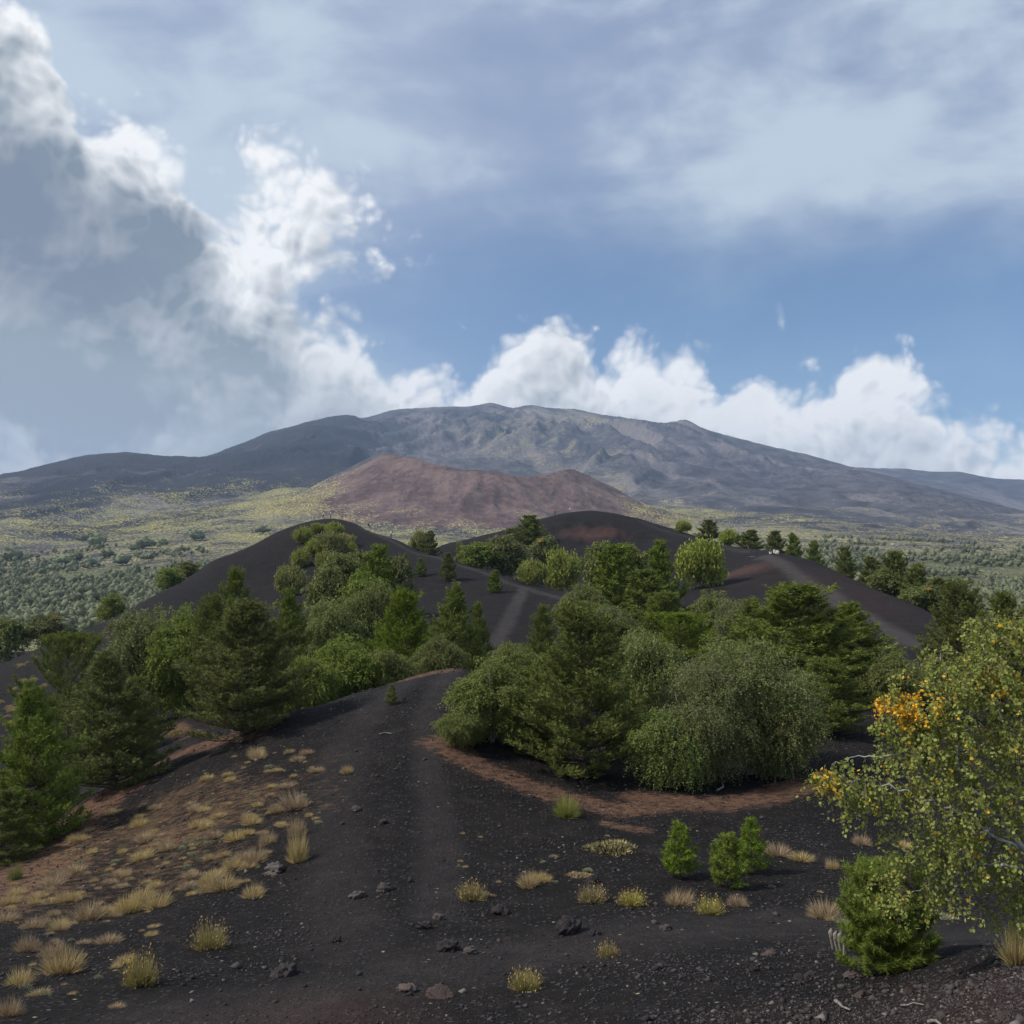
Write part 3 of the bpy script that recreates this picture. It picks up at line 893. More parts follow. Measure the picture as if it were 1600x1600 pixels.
# prototypes (meshes shared by all copies): near and far versions
PROTO = {}
for i in range(3):
    PROTO['pine_near', i] = pine_parts(11 + i, 6.0, 2.1, 19, 10, 92, 7, 0.125, 0.028, M_PINE if i < 2 else M_PINE_L, power=(0.58, 0.74, 0.90)[i], gaps=(0.10, 0.14, 0.05)[i])
    PROTO['pine_far', i] = pine_parts(31 + i, 6.0, 2.1, 13, 8, 40, 6, 0.28, 0.085, M_PINE if i < 2 else M_PINE_L, power=(0.52, 0.7, 0.6)[i], gaps=0.12)
    PROTO['birch_near', i] = birch_parts(51 + i, 5.5, 2.3, 60, 72, 11, 0.095, M_BIRCH if i < 2 else M_BIRCH_G, droop=(0.7, 0.9, 1.1)[i], autumn_spots=(1, 0, 0)[i], low=0.02)
    PROTO['birch_far', i] = birch_parts(61 + i, 5.5, 2.3, 40, 40, 8, 0.20, M_BIRCH if i < 2 else M_BIRCH_G, droop=0.6, autumn_spots=(0, 1, 1)[i], low=0.02)
PROTO['birch_weeping', 0] = birch_parts(71, 5.5, 2.3, 95, 66, 12, 0.062, M_BIRCH_G, droop=0.75, low=0.05, stems=6, ragged=0.7)
PROTO['birch_weeping', 1] = birch_parts(72, 5.5, 2.3, 80, 66, 12, 0.062, M_BIRCH_G, droop=0.9, low=0.03, stems=5, ragged=0.9)
PROTO['pine_layered', 0] = pine_parts(77, 6.0, 2.6, 9, 10, 150, 8, 0.13, 0.028, M_PINE, gaps=0.18, power=0.34, low=0.14)
PROTO['broom', 0] = birch_parts(81, 2.2, 2.0, 30, 44, 8, 0.19, M_BROOM, droop=-0.25, stems=5, low=0.0, flat=0.9, upright=0.5, bark=M_BARK_P)
PROTO['broom', 1] = birch_parts(82, 2.4, 2.0, 26, 44, 8, 0.19, M_BROOM, droop=-0.15, stems=5, low=0.0, flat=0.8, upright=0.6, bark=M_BARK_P)
PROTO['sapling', 0] = pine_parts(91, 1.2, 0.46, 9, 7, 30, 11, 0.085, 0.012, M_PINE_Y, power=0.85, low=0.05, gaps=0.16)
PROTO['sapling', 1] = pine_parts(92, 1.2, 0.50, 9, 8, 32, 11, 0.085, 0.012, M_PINE_Y, power=0.6, low=0.03, gaps=0.16)
PROTO['young_bush', 0] = pine_parts(93, 1.45, 0.72, 13, 12, 70, 13, 0.085, 0.0095, M_PINE_Y, power=0.30, low=0.02)


def plant(kind, var, name, x, y, z, height, radius, label, category, group=None, rot=None, sink=0.0):
    parts, p = PROTO[kind, var]
    root = bpy.data.objects.new(name, None); link(root)
    root.empty_display_size = 0.2
    root.location = (x, y, z - sink); root.rotation_euler = (0, 0, random.uniform(0, 6.28) if rot is None else rot)
    k = radius / p['R']; root.scale = (k, k, height / p['H'])
    root['label'] = label; root['category'] = category
    if group: root['group'] = group
    for nm, me in parts:
        o = bpy.data.objects.new(nm, me); link(o); o.parent = root
        if nm in ('flower_heads', 'blades', 'foliage'): o['kind'] = 'stuff'
    return root

# ------------------------------------------------------------------ trees, one by one
random.seed(5)
G_DARK = 'pines of the thicket in the hollow'
G_BIR = 'birches of the thicket in the hollow'
# kind, variant, picture x, distance m, picture y of the top, picture width, name, label, group
TREES = [
    # thicket beyond the sloping flank
    ('pine_near', 2, 65, 33, 1070, 170, 'pine_tree', 'young pine lowest on the litter-strewn flank beside the pale-leadered pine', None),
    ('pine_near', 2, 185, 37.5, 1020, 190, 'pine_tree', 'light green pine with a pale visible leading stem above needle litter', None),
    ('pine_layered', 0, 112, 50, 1000, 150, 'pine_tree', 'dark flat-topped pine with tiers of boughs behind the pale-leadered pine', None),
    ('pine_near', 1, 15, 31, 1235, 110, 'pine_tree', 'low bushy pine at the foot of the litter-strewn flank', None),
    ('pine_near', 0, 215, 47, 1060, 110, 'pine_tree', 'pine pressed close behind the pale-leadered pine', None),
    ('birch_near', 2, 232, 62, 950, 150, 'birch_tree', 'grey green birch standing below the bare ash flank of the summit hill', G_BIR),
    ('birch_near', 0, 288, 60, 945, 135, 'birch_tree', 'birch with a yellowing crown top and pale bare twigs beneath', None),
    ('pine_near', 1, 370, 66, 893, 115, 'pine_tree', 'tall narrow pine rising above its neighbours against bare black ash', None),
    ('pine_near', 0, 330, 58, 935, 125, 'pine_tree', 'pine leaning against the tall narrow pine', None),
    ('pine_near', 0, 385, 37.2, 945, 225, 'pine_tree', 'big dense pine with boughs touching the needle litter at the ridge edge', None),
    ('pine_near', 2, 430, 46, 985, 130, 'pine_tree', 'bright pine behind the big dense pine at the ridge edge', None),
    ('pine_near', 1, 455, 60, 925, 125, 'pine_tree', 'tiered dark pine below the round broom bushes', None),
    ('birch_near', 1, 478, 45.5, 1018, 125, 'birch_tree', 'slender birch with white stems at the ridge edge', None),
    ('birch_near', 0, 540, 47, 988, 120, 'birch_tree', 'light green birch above the crest of the track, beside the white-stemmed birch', G_BIR),
    ('birch_near', 1, 598, 47, 1010, 90, 'birch_tree', 'narrow light green birch above the crest, next to the dense dark pine', G_BIR),
    ('pine_near', 0, 632, 54, 928, 140, 'pine_tree', 'dense dark pine behind the crest of the worn track', None),
    ('pine_near', 2, 706, 57, 915, 140, 'pine_tree', 'broad pine at the end of the worn track with the ash slope beyond', None),
    ('pine_near', 1, 748, 60, 945, 60, 'pine_tree', 'slim pine beside the pale path climbing the ash slope', None),
    ('birch_near', 0, 688, 50, 988, 80, 'birch_tree', 'small bright birch in front of the broad pine at the track end', None),
    ('birch_near', 2, 525, 78, 935, 110, 'birch_tree', 'grey green birch under the bright grove on the ash slope', None),
    ('birch_near', 1, 578, 80, 905, 100, 'birch_tree', 'birch between the bright grove and the dense dark pine', None),
    ('pine_far', 1, 592, 108, 858, 95, 'pine_tree', 'dark pine with stacked boughs standing out of the bright grove', None),
    ('birch_far', 0, 530, 112, 868, 85, 'birch_tree', 'bright birch heading the grove on the ash slope, under the little bush', 'bright birches of the grove on the ash slope'),
    ('birch_far', 0, 560, 116, 866, 70, 'birch_tree', 'bright birch of the grove pressed against the stacked dark pine', 'bright birches of the grove on the ash slope'),
    ('birch_far', 1, 620, 116, 872, 60, 'birch_tree', 'bright birch of the grove on the open side of the stacked dark pine', 'bright birches of the grove on the ash slope'),
    ('birch_far', 0, 515, 100, 890, 75, 'birch_tree', 'lowest pale birch of the grove, next to the wide olive bush', 'bright birches of the grove on the ash slope'),
    ('birch_far', 1, 565, 98, 895, 85, 'birch_tree', 'broad birch in the front of the grove below the stacked dark pine', 'bright birches of the grove on the ash slope'),
    # saplings on the open ash face
    ('pine_far', 2, 633, -896, 866, 16, 'pine_sapling', 'slim young pine on bare ash beside the bright grove', None),
    ('pine_far', 2, 657, -898, 873, 20, 'pine_sapling', 'small young pine alone on bare ash, shortest of three in a line', None),
    ('pine_far', 0, 700, -903, 866, 28, 'pine_sapling', 'young pine alone on bare ash, widest of three in a line', None),
    ('pine_far', 1, 773, -921, 892, 26, 'pine_sapling', 'young pine on the edge of the ash crest by the hollow', None),
    # hollow behind the ash crest
    ('birch_far', 1, 745, 178, 848, 70, 'birch_tree', 'rounded birch at the edge of the hollow behind the ash crest', None),
    ('birch_far', 0, 790, 180, 838, 75, 'birch_tree', 'birch filling the hollow under the pair of dark pines', None),
    ('pine_far', 0, 828, 225, 808, 55, 'pine_tree', 'dark pine against the hill skyline next to the red scoria', None),
    ('pine_far', 1, 800, 205, 828, 50, 'pine_tree', 'dark pine below the skyline pine in the hollow', None),
    ('birch_far', 2, 852, 195, 838, 60, 'birch_tree', 'grey green birch at the foot of the red scoria', None),
    ('broom', 0, 832, 152, 884, 55, 'broom_bush', 'pale yellow green bush on the ash crest above the pale path', None),
    ('broom', 1, 880, 158, 872, 62, 'broom_bush', 'round green bush at the end of the ash crest', None),
    ('pine_far', 2, 672, 205, 832, 34, 'pine_tree', 'dark shrubby pine on the saddle where the hikers descend', None),
    ('broom', 0, 655, 208, 838, 36, 'broom_bush', 'low dark bush on the saddle where the hikers descend', None),
    ('broom', 1, 718, 228, 850, 12, 'broom_bush', 'tiny bush on the bare skirt between the two hills', None),
    # centre
    ('birch_far', 0, 940, 125, 850, 65, 'birch_tree', 'tall birch in front of the red scoria hollow', None),
    ('pine_far', 0, 962, 112, 858, 100, 'pine_tree', 'broad dark pine in front of the middle hill', None),
    ('birch_far', 1, 985, 120, 852, 70, 'birch_tree', 'pale birch top behind the broad dark pine of the middle hill', None),
    ('pine_far', 1, 1032, 114, 850, 70, 'pine_tree', 'pointed pine in front of the bare middle hill', None),
    ('pine_far', 0, 1010, 105, 895, 90, 'pine_tree', 'dark pine low in front of the pointed pine', None),
    ('broom', 1, 1095, -914, 858, 84, 'broom_bush', 'bright yellow green bush spreading on the flank of the track hill', None),
    ('birch_near', 0, 912, 86, 912, 95, 'birch_tree', 'round birch at the foot of the pale path', None),
    ('birch_near', 2, 950, 78, 945, 90, 'birch_tree', 'grey green birch in front of the round birch', None),
    ('pine_near', 0, 1035, 75, 928, 125, 'pine_tree', 'pine with horizontal boughs in the middle of the thicket', None),
    ('pine_layered', 0, 1060, 64, 962, 150, 'pine_tree', 'dark layered pine in the middle of the thicket', None),
    ('birch_near', 0, 1115, 78, 922, 120, 'birch_tree', 'birch with a yellow patch below the track hill', None),
    ('birch_near', 2, 1160, 72, 935, 100, 'birch_tree', 'grey green birch beneath the track hill', None),
    ('pine_near', 1, 848, 60, 948, 75, 'pine_tree', 'pointed pine beside the foot of the pale path', None),
    # great clump on the near side
    ('pine_near', 0, 912, 30, 950, 235, 'pine_tree', 'largest dark pine of the clump standing on orange litter', None),
    ('pine_near', 1, 855, 32, 1025, 150, 'pine_tree', 'dark pine tucked beside the largest pine of the clump', None),
    ('birch_near', 0, 768, 31.5, 1025, 135, 'birch_tree', 'bright green birch at the edge of the clump beside the track', None),
    ('birch_near', 1, 802, 40, 1000, 85, 'birch_tree', 'upright birch behind the bright birch beside the track', None),
    ('birch_near', 1, 722, 30.5, 1105, 75, 'birch_tree', 'low leafy birch shrub at the corner of the clump by the track', None),
    ('birch_near', 2, 1010, 34, 985, 135, 'birch_tree', 'grey birch between the largest pine and the weeping birch', None),
    ('birch_near', 1, 968, 44, 985, 100, 'birch_tree', 'birch top showing behind the largest dark pine', None),
    ('birch_weeping', 0, 1172, 31, 998, 200, 'birch_tree', 'great weeping birch with a tall rounded crown and hanging twigs', None),
    ('birch_weeping', 1, 1098, 29.6, 1030, 170, 'birch_tree', 'weeping birch in front, merged with the great weeping birch', None),
    ('birch_near', 2, 1045, 28.8, 1105, 130, 'birch_tree', 'lower grey birch hanging over the orange litter', None),
    ('birch_near', 1, 1215, 30.5, 1080, 120, 'birch_tree', 'birch leaning out beside the great weeping birch', None),
    ('pine_near', 0, 1240, 47, 918, 270, 'pine_tree', 'massive dark pine behind the great weeping birch', None),
    ('pine_near', 1, 1175, 52, 940, 120, 'pine_tree', 'pine between the track hill and the massive dark pine', None),
    ('pine_near', 1, 1330, 50, 945, 160, 'pine_tree', 'dark pine with a thin top below the hillside track', None),
    ('pine_near', 0, 1290, 37, 1030, 150, 'pine_tree', 'dense dark pine low beside the great weeping birch', None),
    ('birch_near', 0, 1393, 45, 1015, 95, 'birch_tree', 'light green birch standing behind the orange-leaved branch', None),
    ('pine_near', 0, 1500, 60, 912, 130, 'pine_tree', 'dark pine at the lower end of the hillside track', None),
    ('pine_near', 1, 1560, 57, 930, 130, 'pine_tree', 'dark pine partly hidden by the yellowing birch', None),
    ('birch_near', 2, 1470, 48, 1040, 110, 'birch_tree', 'grey birch under the dark pine at the track end', None),
    # beyond the track hill's ridge
    ('pine_far', 0, 1320, 176, 858, 34, 'pine_tree', 'single pine on the skyline of the hillside track', None),
    ('pine_far', 1, 1362, 164, 872, 50, 'pine_tree', 'first pine of the row after the lone skyline pine', 'pines in the row behind the hillside track'),
    ('pine_far', 0, 1398, 156, 866, 60, 'pine_tree', 'tallest pine in the row behind the hillside track', 'pines in the row behind the hillside track'),
    ('pine_far', 2, 1432, 148, 885, 60, 'pine_tree', 'lighter pine in the row behind the hillside track', 'pines in the row behind the hillside track'),
    ('pine_far', 1, 1462, 138, 905, 60, 'pine_tree', 'last and lowest pine in the row behind the hillside track', 'pines in the row behind the hillside track'),
    ('birch_far', 0, 1385, 155, 890, 50, 'birch_tree', 'light birch among the row of pines behind the hillside track', None),
    ('birch_far', 2, 1440, 137, 915, 60, 'birch_tree', 'grey birch under the row of pines behind the hillside track', None),
    ('broom', 1, 1068, 245, 817, 28, 'broom_bush', 'bush on the skyline at the end of the middle hill', None),
    ('pine_far', 0, 1108, 236, 814, 40, 'pine_tree', 'dark pine on the saddle behind the middle hill, first of the row', None),
    ('broom', 0, 1140, 228, 833, 40, 'broom_bush', 'bush between the dark pines on the saddle', None),
    ('pine_far', 1, 1172, 226, 829, 48, 'pine_tree', 'wide dark pine on the saddle beside the resting walkers', None),
    ('pine_far', 0, 1212, 222, 832, 36, 'pine_tree', 'dark pine on the saddle right behind the resting walkers', None),
    ('pine_far', 1, 1240, 218, 835, 30, 'pine_tree', 'dark pine on the saddle, last of the row', None),
    ('pine_far', 2, 1272, 212, 848, 32, 'pine_tree', 'smaller greyish pine below the last pine of the saddle row', None),
    # far side of the summit hill
    ('birch_far', 2, 75, 150, 958, 66, 'birch_tree', 'round dark tree where the ash flank meets the wooded valley', None),
    ('birch_far', 2, 15, 150, 965, 70, 'birch_tree', 'grey tree with bleached branches beside the round dark tree', None),
    ('birch_far', 1, 175, 172, 928, 46, 'birch_tree', 'olive bush peeping over the lower ash flank', None),
    ('birch_far', 0, 265, 195, 888, 50, 'birch_tree', 'yellowish tree peeping over the upper ash flank', None),
    ('birch_far', 1, 295, 200, 878, 46, 'birch_tree', 'olive tree behind the yellowish tree of the upper ash flank', None),
    # broom bushes of the summit hill
    ('broom', 0, 455, -928, 894, 66, 'broom_bush', 'wide olive bush alone on the ash below the others', None),
    ('broom', 1, 508, -893, 868, 44, 'broom_bush', 'round bright bush just above the bright grove', None),
    ('broom', 0, 470, -885, 864, 42, 'broom_bush', 'low bush beside the round bright bush', None),
    ('broom', 1, 520, -868, 838, 66, 'broom_bush', 'largest bush below the hill summit', None),
    ('broom', 0, 496, -866, 846, 50, 'broom_bush', 'bush merging into the largest bush below the hill summit', None),
    ('broom', 1, 541, -852, 838, 34, 'broom_bush', 'bush at the track edge close to the pink-clad hiker', None),
    ('broom', 0, 522, -836, 821, 36, 'broom_bush', 'bush right beneath the people on the summit', None),
    ('broom', 0, 474, -846, 829, 44, 'broom_bush', 'flat bush on the shoulder of the summit hill', None),
    ('broom', 1, 497, -830, 820, 32, 'broom_bush', 'small flat bush under the summit of the hill', None),
    ('broom', 0, 550, -868, 853, 22, 'broom_bush', 'small round bush on ash below the descending hikers', None),
    ('broom', 1, 532, -893, 874, 24, 'broom_bush', 'little bush between the round bright bush and the grove', None),
]
for (kind, var, px, d, ytop, wpx, name, label, group) in TREES:
    if d < 0:                      # stands in the open: its foot is in sight
        x, y, z = hits([(px, -d)])[0]; d = math.hypot(x, y)
    else:
        x, y, z = ground_at(px, d)
    _, t_top = az_tan(px, ytop)
    h = max(0.8, t_top * d - z)
    r = max(0.25, wpx * d / F_PX * 0.5) * (1.08 if kind == 'pine_near' and px > 800 else 1.0) * (0.86 if d > 45 and px < 520 else 1.0)
    if kind == 'broom': r *= 0.85; h = max(h, r * 0.95)
    cat = 'bush' if 'bush' in name else ('sapling' if 'sapling' in name else 'tree')
    plant(kind, var, name, x, y, z, h * (1.12 if kind == 'broom' else 1), r, label, cat, group, sink=0.12 * h if kind == 'broom' else 0.05)
    if h > 12 or h < 1.2: print('TREE', label, px, d, round(h, 1), round(r, 1))

# young pines standing on the near ash
for (kind, var, px, py, ytop, wpx, label) in (
        ('sapling', 0, 1062, 1372, 1292, 66, 'young pine on black ash, lone beside the pair of saplings'),
        ('sapling', 1, 1136, 1388, 1312, 66, 'bushier young pine of the pair on black ash'),
        ('sapling', 0, 1174, 1366, 1288, 56, 'taller pointed young pine of the pair on black ash'),
        ('sapling', 0, 612, 1104, 1074, 22, 'tiny pine seedling beside the crest of the worn track'),
        ('young_bush', 0, 1385, 1514, 1372, 134, 'dense bright green pine bush next to the wooden stakes')):
    g = hits([(px, py)])[0]
    d = math.hypot(g[0], g[1])
    plant(kind, var, 'pine_sapling', g[0], g[1], g[2], (py - ytop) * d / F_PX * 0.97, wpx * d / F_PX * 0.5, label, 'sapling', sink=0.02)

# ------------------------------------------------------------------ the yellowing birch beside the viewer
def build_hero_birch():
    rng = np.random.default_rng(404)
    D0 = 11.0
    gx, gy, gz = ground_at(1735, D0)
    def P(px, py, d): return np.array(at(px, py, d))
    base = np.array([gx, gy, gz - 0.1])
    fork = P(1690, 1430, 11.0)
    lines = []
    limbs = []
    def limb(pts, r0, r1=0.006):
        pts = np.array(pts)
        t = np.linspace(0, 1, len(pts)); q = np.linspace(0, 1, len(pts) * 5)
        Q = np.stack([np.interp(q, t, pts[:, i]) for i in range(3)], 1)
        for _ in range(3): Q[1:-1] = (Q[:-2] + 2 * Q[1:-1] + Q[2:]) / 4
        Q[1:-1] += rng.normal(size=Q[1:-1].shape) * 0.012
        lines.append((Q, 0.78 * (r0 + (r1 - r0) * q ** 0.8))); limbs.append(Q)
        return Q
    limb([base, fork, P(1660, 1300, 11.1), P(1640, 1150, 11.2), P(1625, 1010, 11.3), P(1620, 945, 11.3)], 0.085, 0.010)
    limb([fork, P(1640, 1370, 10.8), P(1585, 1310, 10.6), P(1548, 1262, 10.5), P(1500, 1215, 10.5), P(1440, 1160, 10.6), P(1390, 1105, 10.7)], 0.055)
    limb([P(1600, 1330, 10.7), P(1540, 1300, 10.4), P(1480, 1262, 10.3), P(1420, 1238, 10.2), P(1350, 1222, 10.1), P(1285, 1212, 10.0)], 0.026, 0.005)
    limb([P(1640, 1370, 10.8), P(1590, 1355, 10.3), P(1535, 1348, 10.2), P(1510, 1362, 10.2), P(1490, 1395, 10.2)], 0.030, 0.005)
    limb([P(1560, 1280, 10.5), P(1530, 1305, 10.3), P(1500, 1330, 10.2), P(1450, 1385, 10.1), P(1420, 1400, 10.1)], 0.020, 0.004)
    limb([P(1500, 1215, 10.5), P(1490, 1130, 10.7), P(1480, 1060, 10.9), P(1470, 1020, 11.0)], 0.022, 0.005)
    limb([P(1660, 1300, 11.1), P(1600, 1200, 11.0), P(1560, 1110, 11.0), P(1540, 1030, 11.1), P(1535, 975, 11.1)], 0.035, 0.006)
    limb([P(1655, 1250, 11.1), P(1720, 1150, 11.3), P(1790, 1060, 11.5)], 0.04, 0.006)
    limb([fork, P(1780, 1330, 11.3), P(1860, 1230, 11.6)], 0.045, 0.006)
    limb([P(1440, 1160, 10.6), P(1400, 1180, 10.5), P(1345, 1180, 10.4), P(1300, 1195, 10.3)], 0.014, 0.004)
    # leafy sprays: centre in the picture, distance, size in px, number
    L = [(1530, 1040, 11.1, 90, 60, 62), (1480, 1085, 10.9, 75, 60, 50), (1590, 1010, 11.2, 80, 70, 62), (1560, 1120, 11.0, 90, 70, 70), (1430, 1110, 10.7, 50, 35, 34), (1400, 1100, 10.7, 34, 22, 20),
         (1470, 1180, 10.6, 75, 55, 50), (1580, 1200, 10.9, 80, 70, 62), (1420, 1190, 10.5, 55, 40, 22), (1330, 1225, 10.1, 52, 36, 26), (1290, 1215, 10.0, 26, 22, 14), (1340, 1268, 10.1, 28, 34, 8),
         (1400, 1240, 10.2, 55, 34, 20), (1460, 1265, 10.3, 70, 60, 44), (1545, 1250, 10.6, 60, 60, 36), (1450, 1330, 10.3, 70, 46, 46), (1510, 1330, 10.3, 60, 50, 34), (1405, 1388, 10.1, 46, 30, 26),
         (1470, 1395, 10.2, 50, 30, 18), (1585, 1390, 10.5, 42, 60, 42), (1600, 1460, 10.8, 26, 30, 16), (1620, 1120, 11.2, 80, 90, 62), (1660, 1250, 11.2, 80, 90, 62), (1700, 1050, 11.4, 90, 80, 56), (1760, 1170, 11.5, 100, 100, 70),
         (1820, 1080, 11.5, 90, 80, 48), (1850, 1260, 11.6, 100, 90, 60), (1740, 1350, 11.3, 90, 60, 44), (1625, 965, 11.3, 60, 34, 32), (1570, 985, 11.2, 50, 30, 26), (1445, 1140, 10.7, 60, 40, 34), (1390, 1130, 10.6, 28, 22, 12)]
    limb_pts = np.concatenate(limbs)
    leaves, axes, tones, aut = [], [], [], []
    twigs = []
    for (px, py, d, wx_, wy_, n) in L:
        c = P(px, py, d); sx, sy = wx_ * d / F_PX, wy_ * d / F_PX
        for k in range(int(n * 1.5)):
            u = rng.normal(size=3); u /= np.linalg.norm(u); u *= rng.uniform(0, 1) ** 0.4
            q = c + u * np.array([sx, sx * 1.1, sy])
            j = np.argmin(np.linalg.norm(limb_pts - q, axis=1))
            p0 = limb_pts[j]
            v = q - p0
            if np.linalg.norm(v) > 0.55: p0 = q - v / np.linalg.norm(v) * rng.uniform(0.3, 0.55)
            s = np.linspace(0, 1, 6)[:, None]
            tw = p0 * (1 - s) + q * s; tw[:, 2] += np.sin(s[:, 0] * 3.0) * 0.05 - s[:, 0] ** 2 * 0.05
            end = q + np.array([u[0] * 0.1, u[1] * 0.1, -rng.uniform(0.06, 0.20)])
            tw = np.concatenate([tw, [q * 0.5 + end * 0.5 + rng.normal(size=3) * 0.01, end]])
            twigs.append((tw, np.linspace(0.0040, 0.0010, len(tw))))
            m = rng.integers(14, 23)
            tt = rng.uniform(0.42, 1.0, m) * (len(tw) - 1)
            lp = np.stack([np.interp(tt, np.arange(len(tw)), tw[:, i]) for i in range(3)], 1) + rng.normal(size=(m, 3)) * 0.02
            leaves.append(lp); axes.append(unit(rng.normal(size=(m, 3)) * 0.7 + np.array([[0, 0, -0.55]])))
            tones.append(np.clip(rng.uniform(0, 1) * 0.6 + rng.uniform(0, 0.4, m), 0, 1))
            a = np.zeros(m)
            for (ax_, ay_, ar, ak) in ((1445, 1078, 15, 1.0), (1405, 1108, 14, 1.0), (1382, 1100, 12, 1.0), (1425, 1098, 12, .9), (1292, 1212, 12, .55), (1285, 1250, 14, .6), (1548, 1070, 9, .7), (1590, 1065, 9, .7), (1430, 1228, 6, .9), (1520, 1140, 6, .9), (1515, 1325, 7, .8), (1480, 1160, 5, .8)):
                r = math.hypot(px + u[0] * wx_ - ax_, py - u[2] * wy_ - ay_)
                a = np.maximum(a, ak * (rng.uniform(0, 1, m) < np.clip(1.5 - r / ar, 0, 0.6)))
            a = np.maximum(a, (rng.uniform(0, 1, m) < 0.012) * 0.8)
            aut.append(a)
    LV = np.concatenate(leaves); AX = np.concatenate(axes); T = np.concatenate(tones); A = np.concatenate(aut)
    V, F = leaf_quads(LV, AX, 0.037 * rng.uniform(0.7, 1.3, len(LV)), rng, np.array([[0, -0.5, 0.8]]))
    tV, tF = tubes(lines, 7); wV, wF = tubes(twigs, 3)
    nl = len(tF); tF = np.concatenate([tF, wF + len(tV)]); tV = np.concatenate([tV, wV])
    root = bpy.data.objects.new('birch_tree', None); link(root); root.location = (gx, gy, gz)
    root['label'] = 'yellowing birch with pale limbs and a spray of orange leaves over black ash'; root['category'] = 'tree'
    off = np.array([gx, gy, gz])
    add('trunk', mesh_np('hero_trunk', tV - off, tF, [M_BARK_B, M_TWIG], mat_idx=np.arange(len(tF)) >= nl), root)
    add('crown', mesh_np('hero_crown', V - off, F, M_HERO, smooth=False, attrs=dict(tone=np.repeat(T, 4), autumn=np.repeat(A, 4))), root)


build_hero_birch()


# ------------------------------------------------------------------ tufts, cushions and mats on the ash
def tuft_parts(seed, n, R, H, width, mat, lean=0.0, heads=0, spread=1.0):
    rng = np.random.default_rng(seed)
    a = rng.uniform(0, 6.283, n); e = np.arcsin(rng.uniform(0.05, 1.0, n) ** 0.8)
    r0 = R * 0.45 * np.sqrt(rng.uniform(0, 1, n)) * spread
    b = np.stack([np.cos(a) * r0, np.sin(a) * r0, -0.01 * np.ones(n)], 1)
    a2 = a + rng.normal(size=n) * 0.35
    ln = rng.uniform(0.6, 1.08, n)
    tip = b * 0.9 + np.stack([np.cos(a2) * np.cos(e) * R, np.sin(a2) * np.cos(e) * R, np.sin(e) * H], 1) * ln[:, None]
    tip[:, 0] += lean * tip[:, 2]
    V, F = blades(b, tip, width * rng.uniform(0.7, 1.4, n), rng)
    tone = np.repeat(rng.uniform(0, 1, n), 3)
    parts = [('blades', mesh_np('tuft_blades', V, F, mat, smooth=False, attrs=dict(tone=tone)))]
    if heads:
        k = rng.choice(n, heads, replace=False)
        ax = unit(tip[k] - b[k] + rng.normal(size=(heads, 3)) * 0.3)
        V2, F2 = leaf_quads(tip[k] - ax * 0.01, ax, rng.uniform(0.02, 0.04, heads), rng)
        parts.append(('flower_heads', mesh_np('tuft_heads', V2, F2, M_FLOWER, smooth=False, attrs=dict(tone=np.repeat(rng.uniform(0, 1, heads), 4)))))
    return parts, dict(H=H, R=R)


def mat_parts(seed, R, H, mat):
    """low cushion hugging the ground: a lumpy dome of tiny leaves"""
    rng = np.random.default_rng(seed)
    n = 700
    a = rng.uniform(0, 6.283, n); q = np.sqrt(rng.uniform(0, 1, n))
    rr = R * (1 + 0.22 * np.sin(3 * a + seed) + 0.12 * np.sin(7 * a))
    x, y = np.cos(a) * rr * q, np.sin(a) * rr * q
    z = H * (1 - q ** 2.2) + rng.normal(size=n) * H * 0.10
    b = np.stack([x, y, z - 0.04], 1)
    tip = b + unit(np.stack([x * 0.6, y * 0.6, np.full(n, R * 0.5)], 1) + rng.normal(size=(n, 3)) * 0.25 * R) * rng.uniform(0.05, 0.09, (n, 1))
    V, F = blades(b, tip, 0.035 * rng.uniform(0.7, 1.4, n), rng)
    return [('foliage', mesh_np('mat_foliage', V, F, mat, smooth=False, attrs=dict(tone=np.repeat(rng.uniform(0, 1, n), 3))))], dict(H=H, R=R)


for i in range(4):
    PROTO['straw', i] = tuft_parts(200 + i, 620, 0.30, 0.30, 0.010, M_STRAW, lean=(0.0, 0.4, -0.3, 0.2)[i])
    PROTO['olive', i] = tuft_parts(210 + i, 760, 0.30, 0.30, 0.011, M_OLIVE, heads=240)
PROTO['mat', 0] = mat_parts(220, 0.5, 0.14, M_OLIVE); PROTO['mat', 1] = mat_parts(221, 0.5, 0.10, M_LICHEN); PROTO['mat', 2] = mat_parts(222, 0.5, 0.10, M_STRAW)
PROTO['grey_shrub', 0] = tuft_parts(230, 700, 0.45, 0.55, 0.013, M_BROOM, spread=0.9)

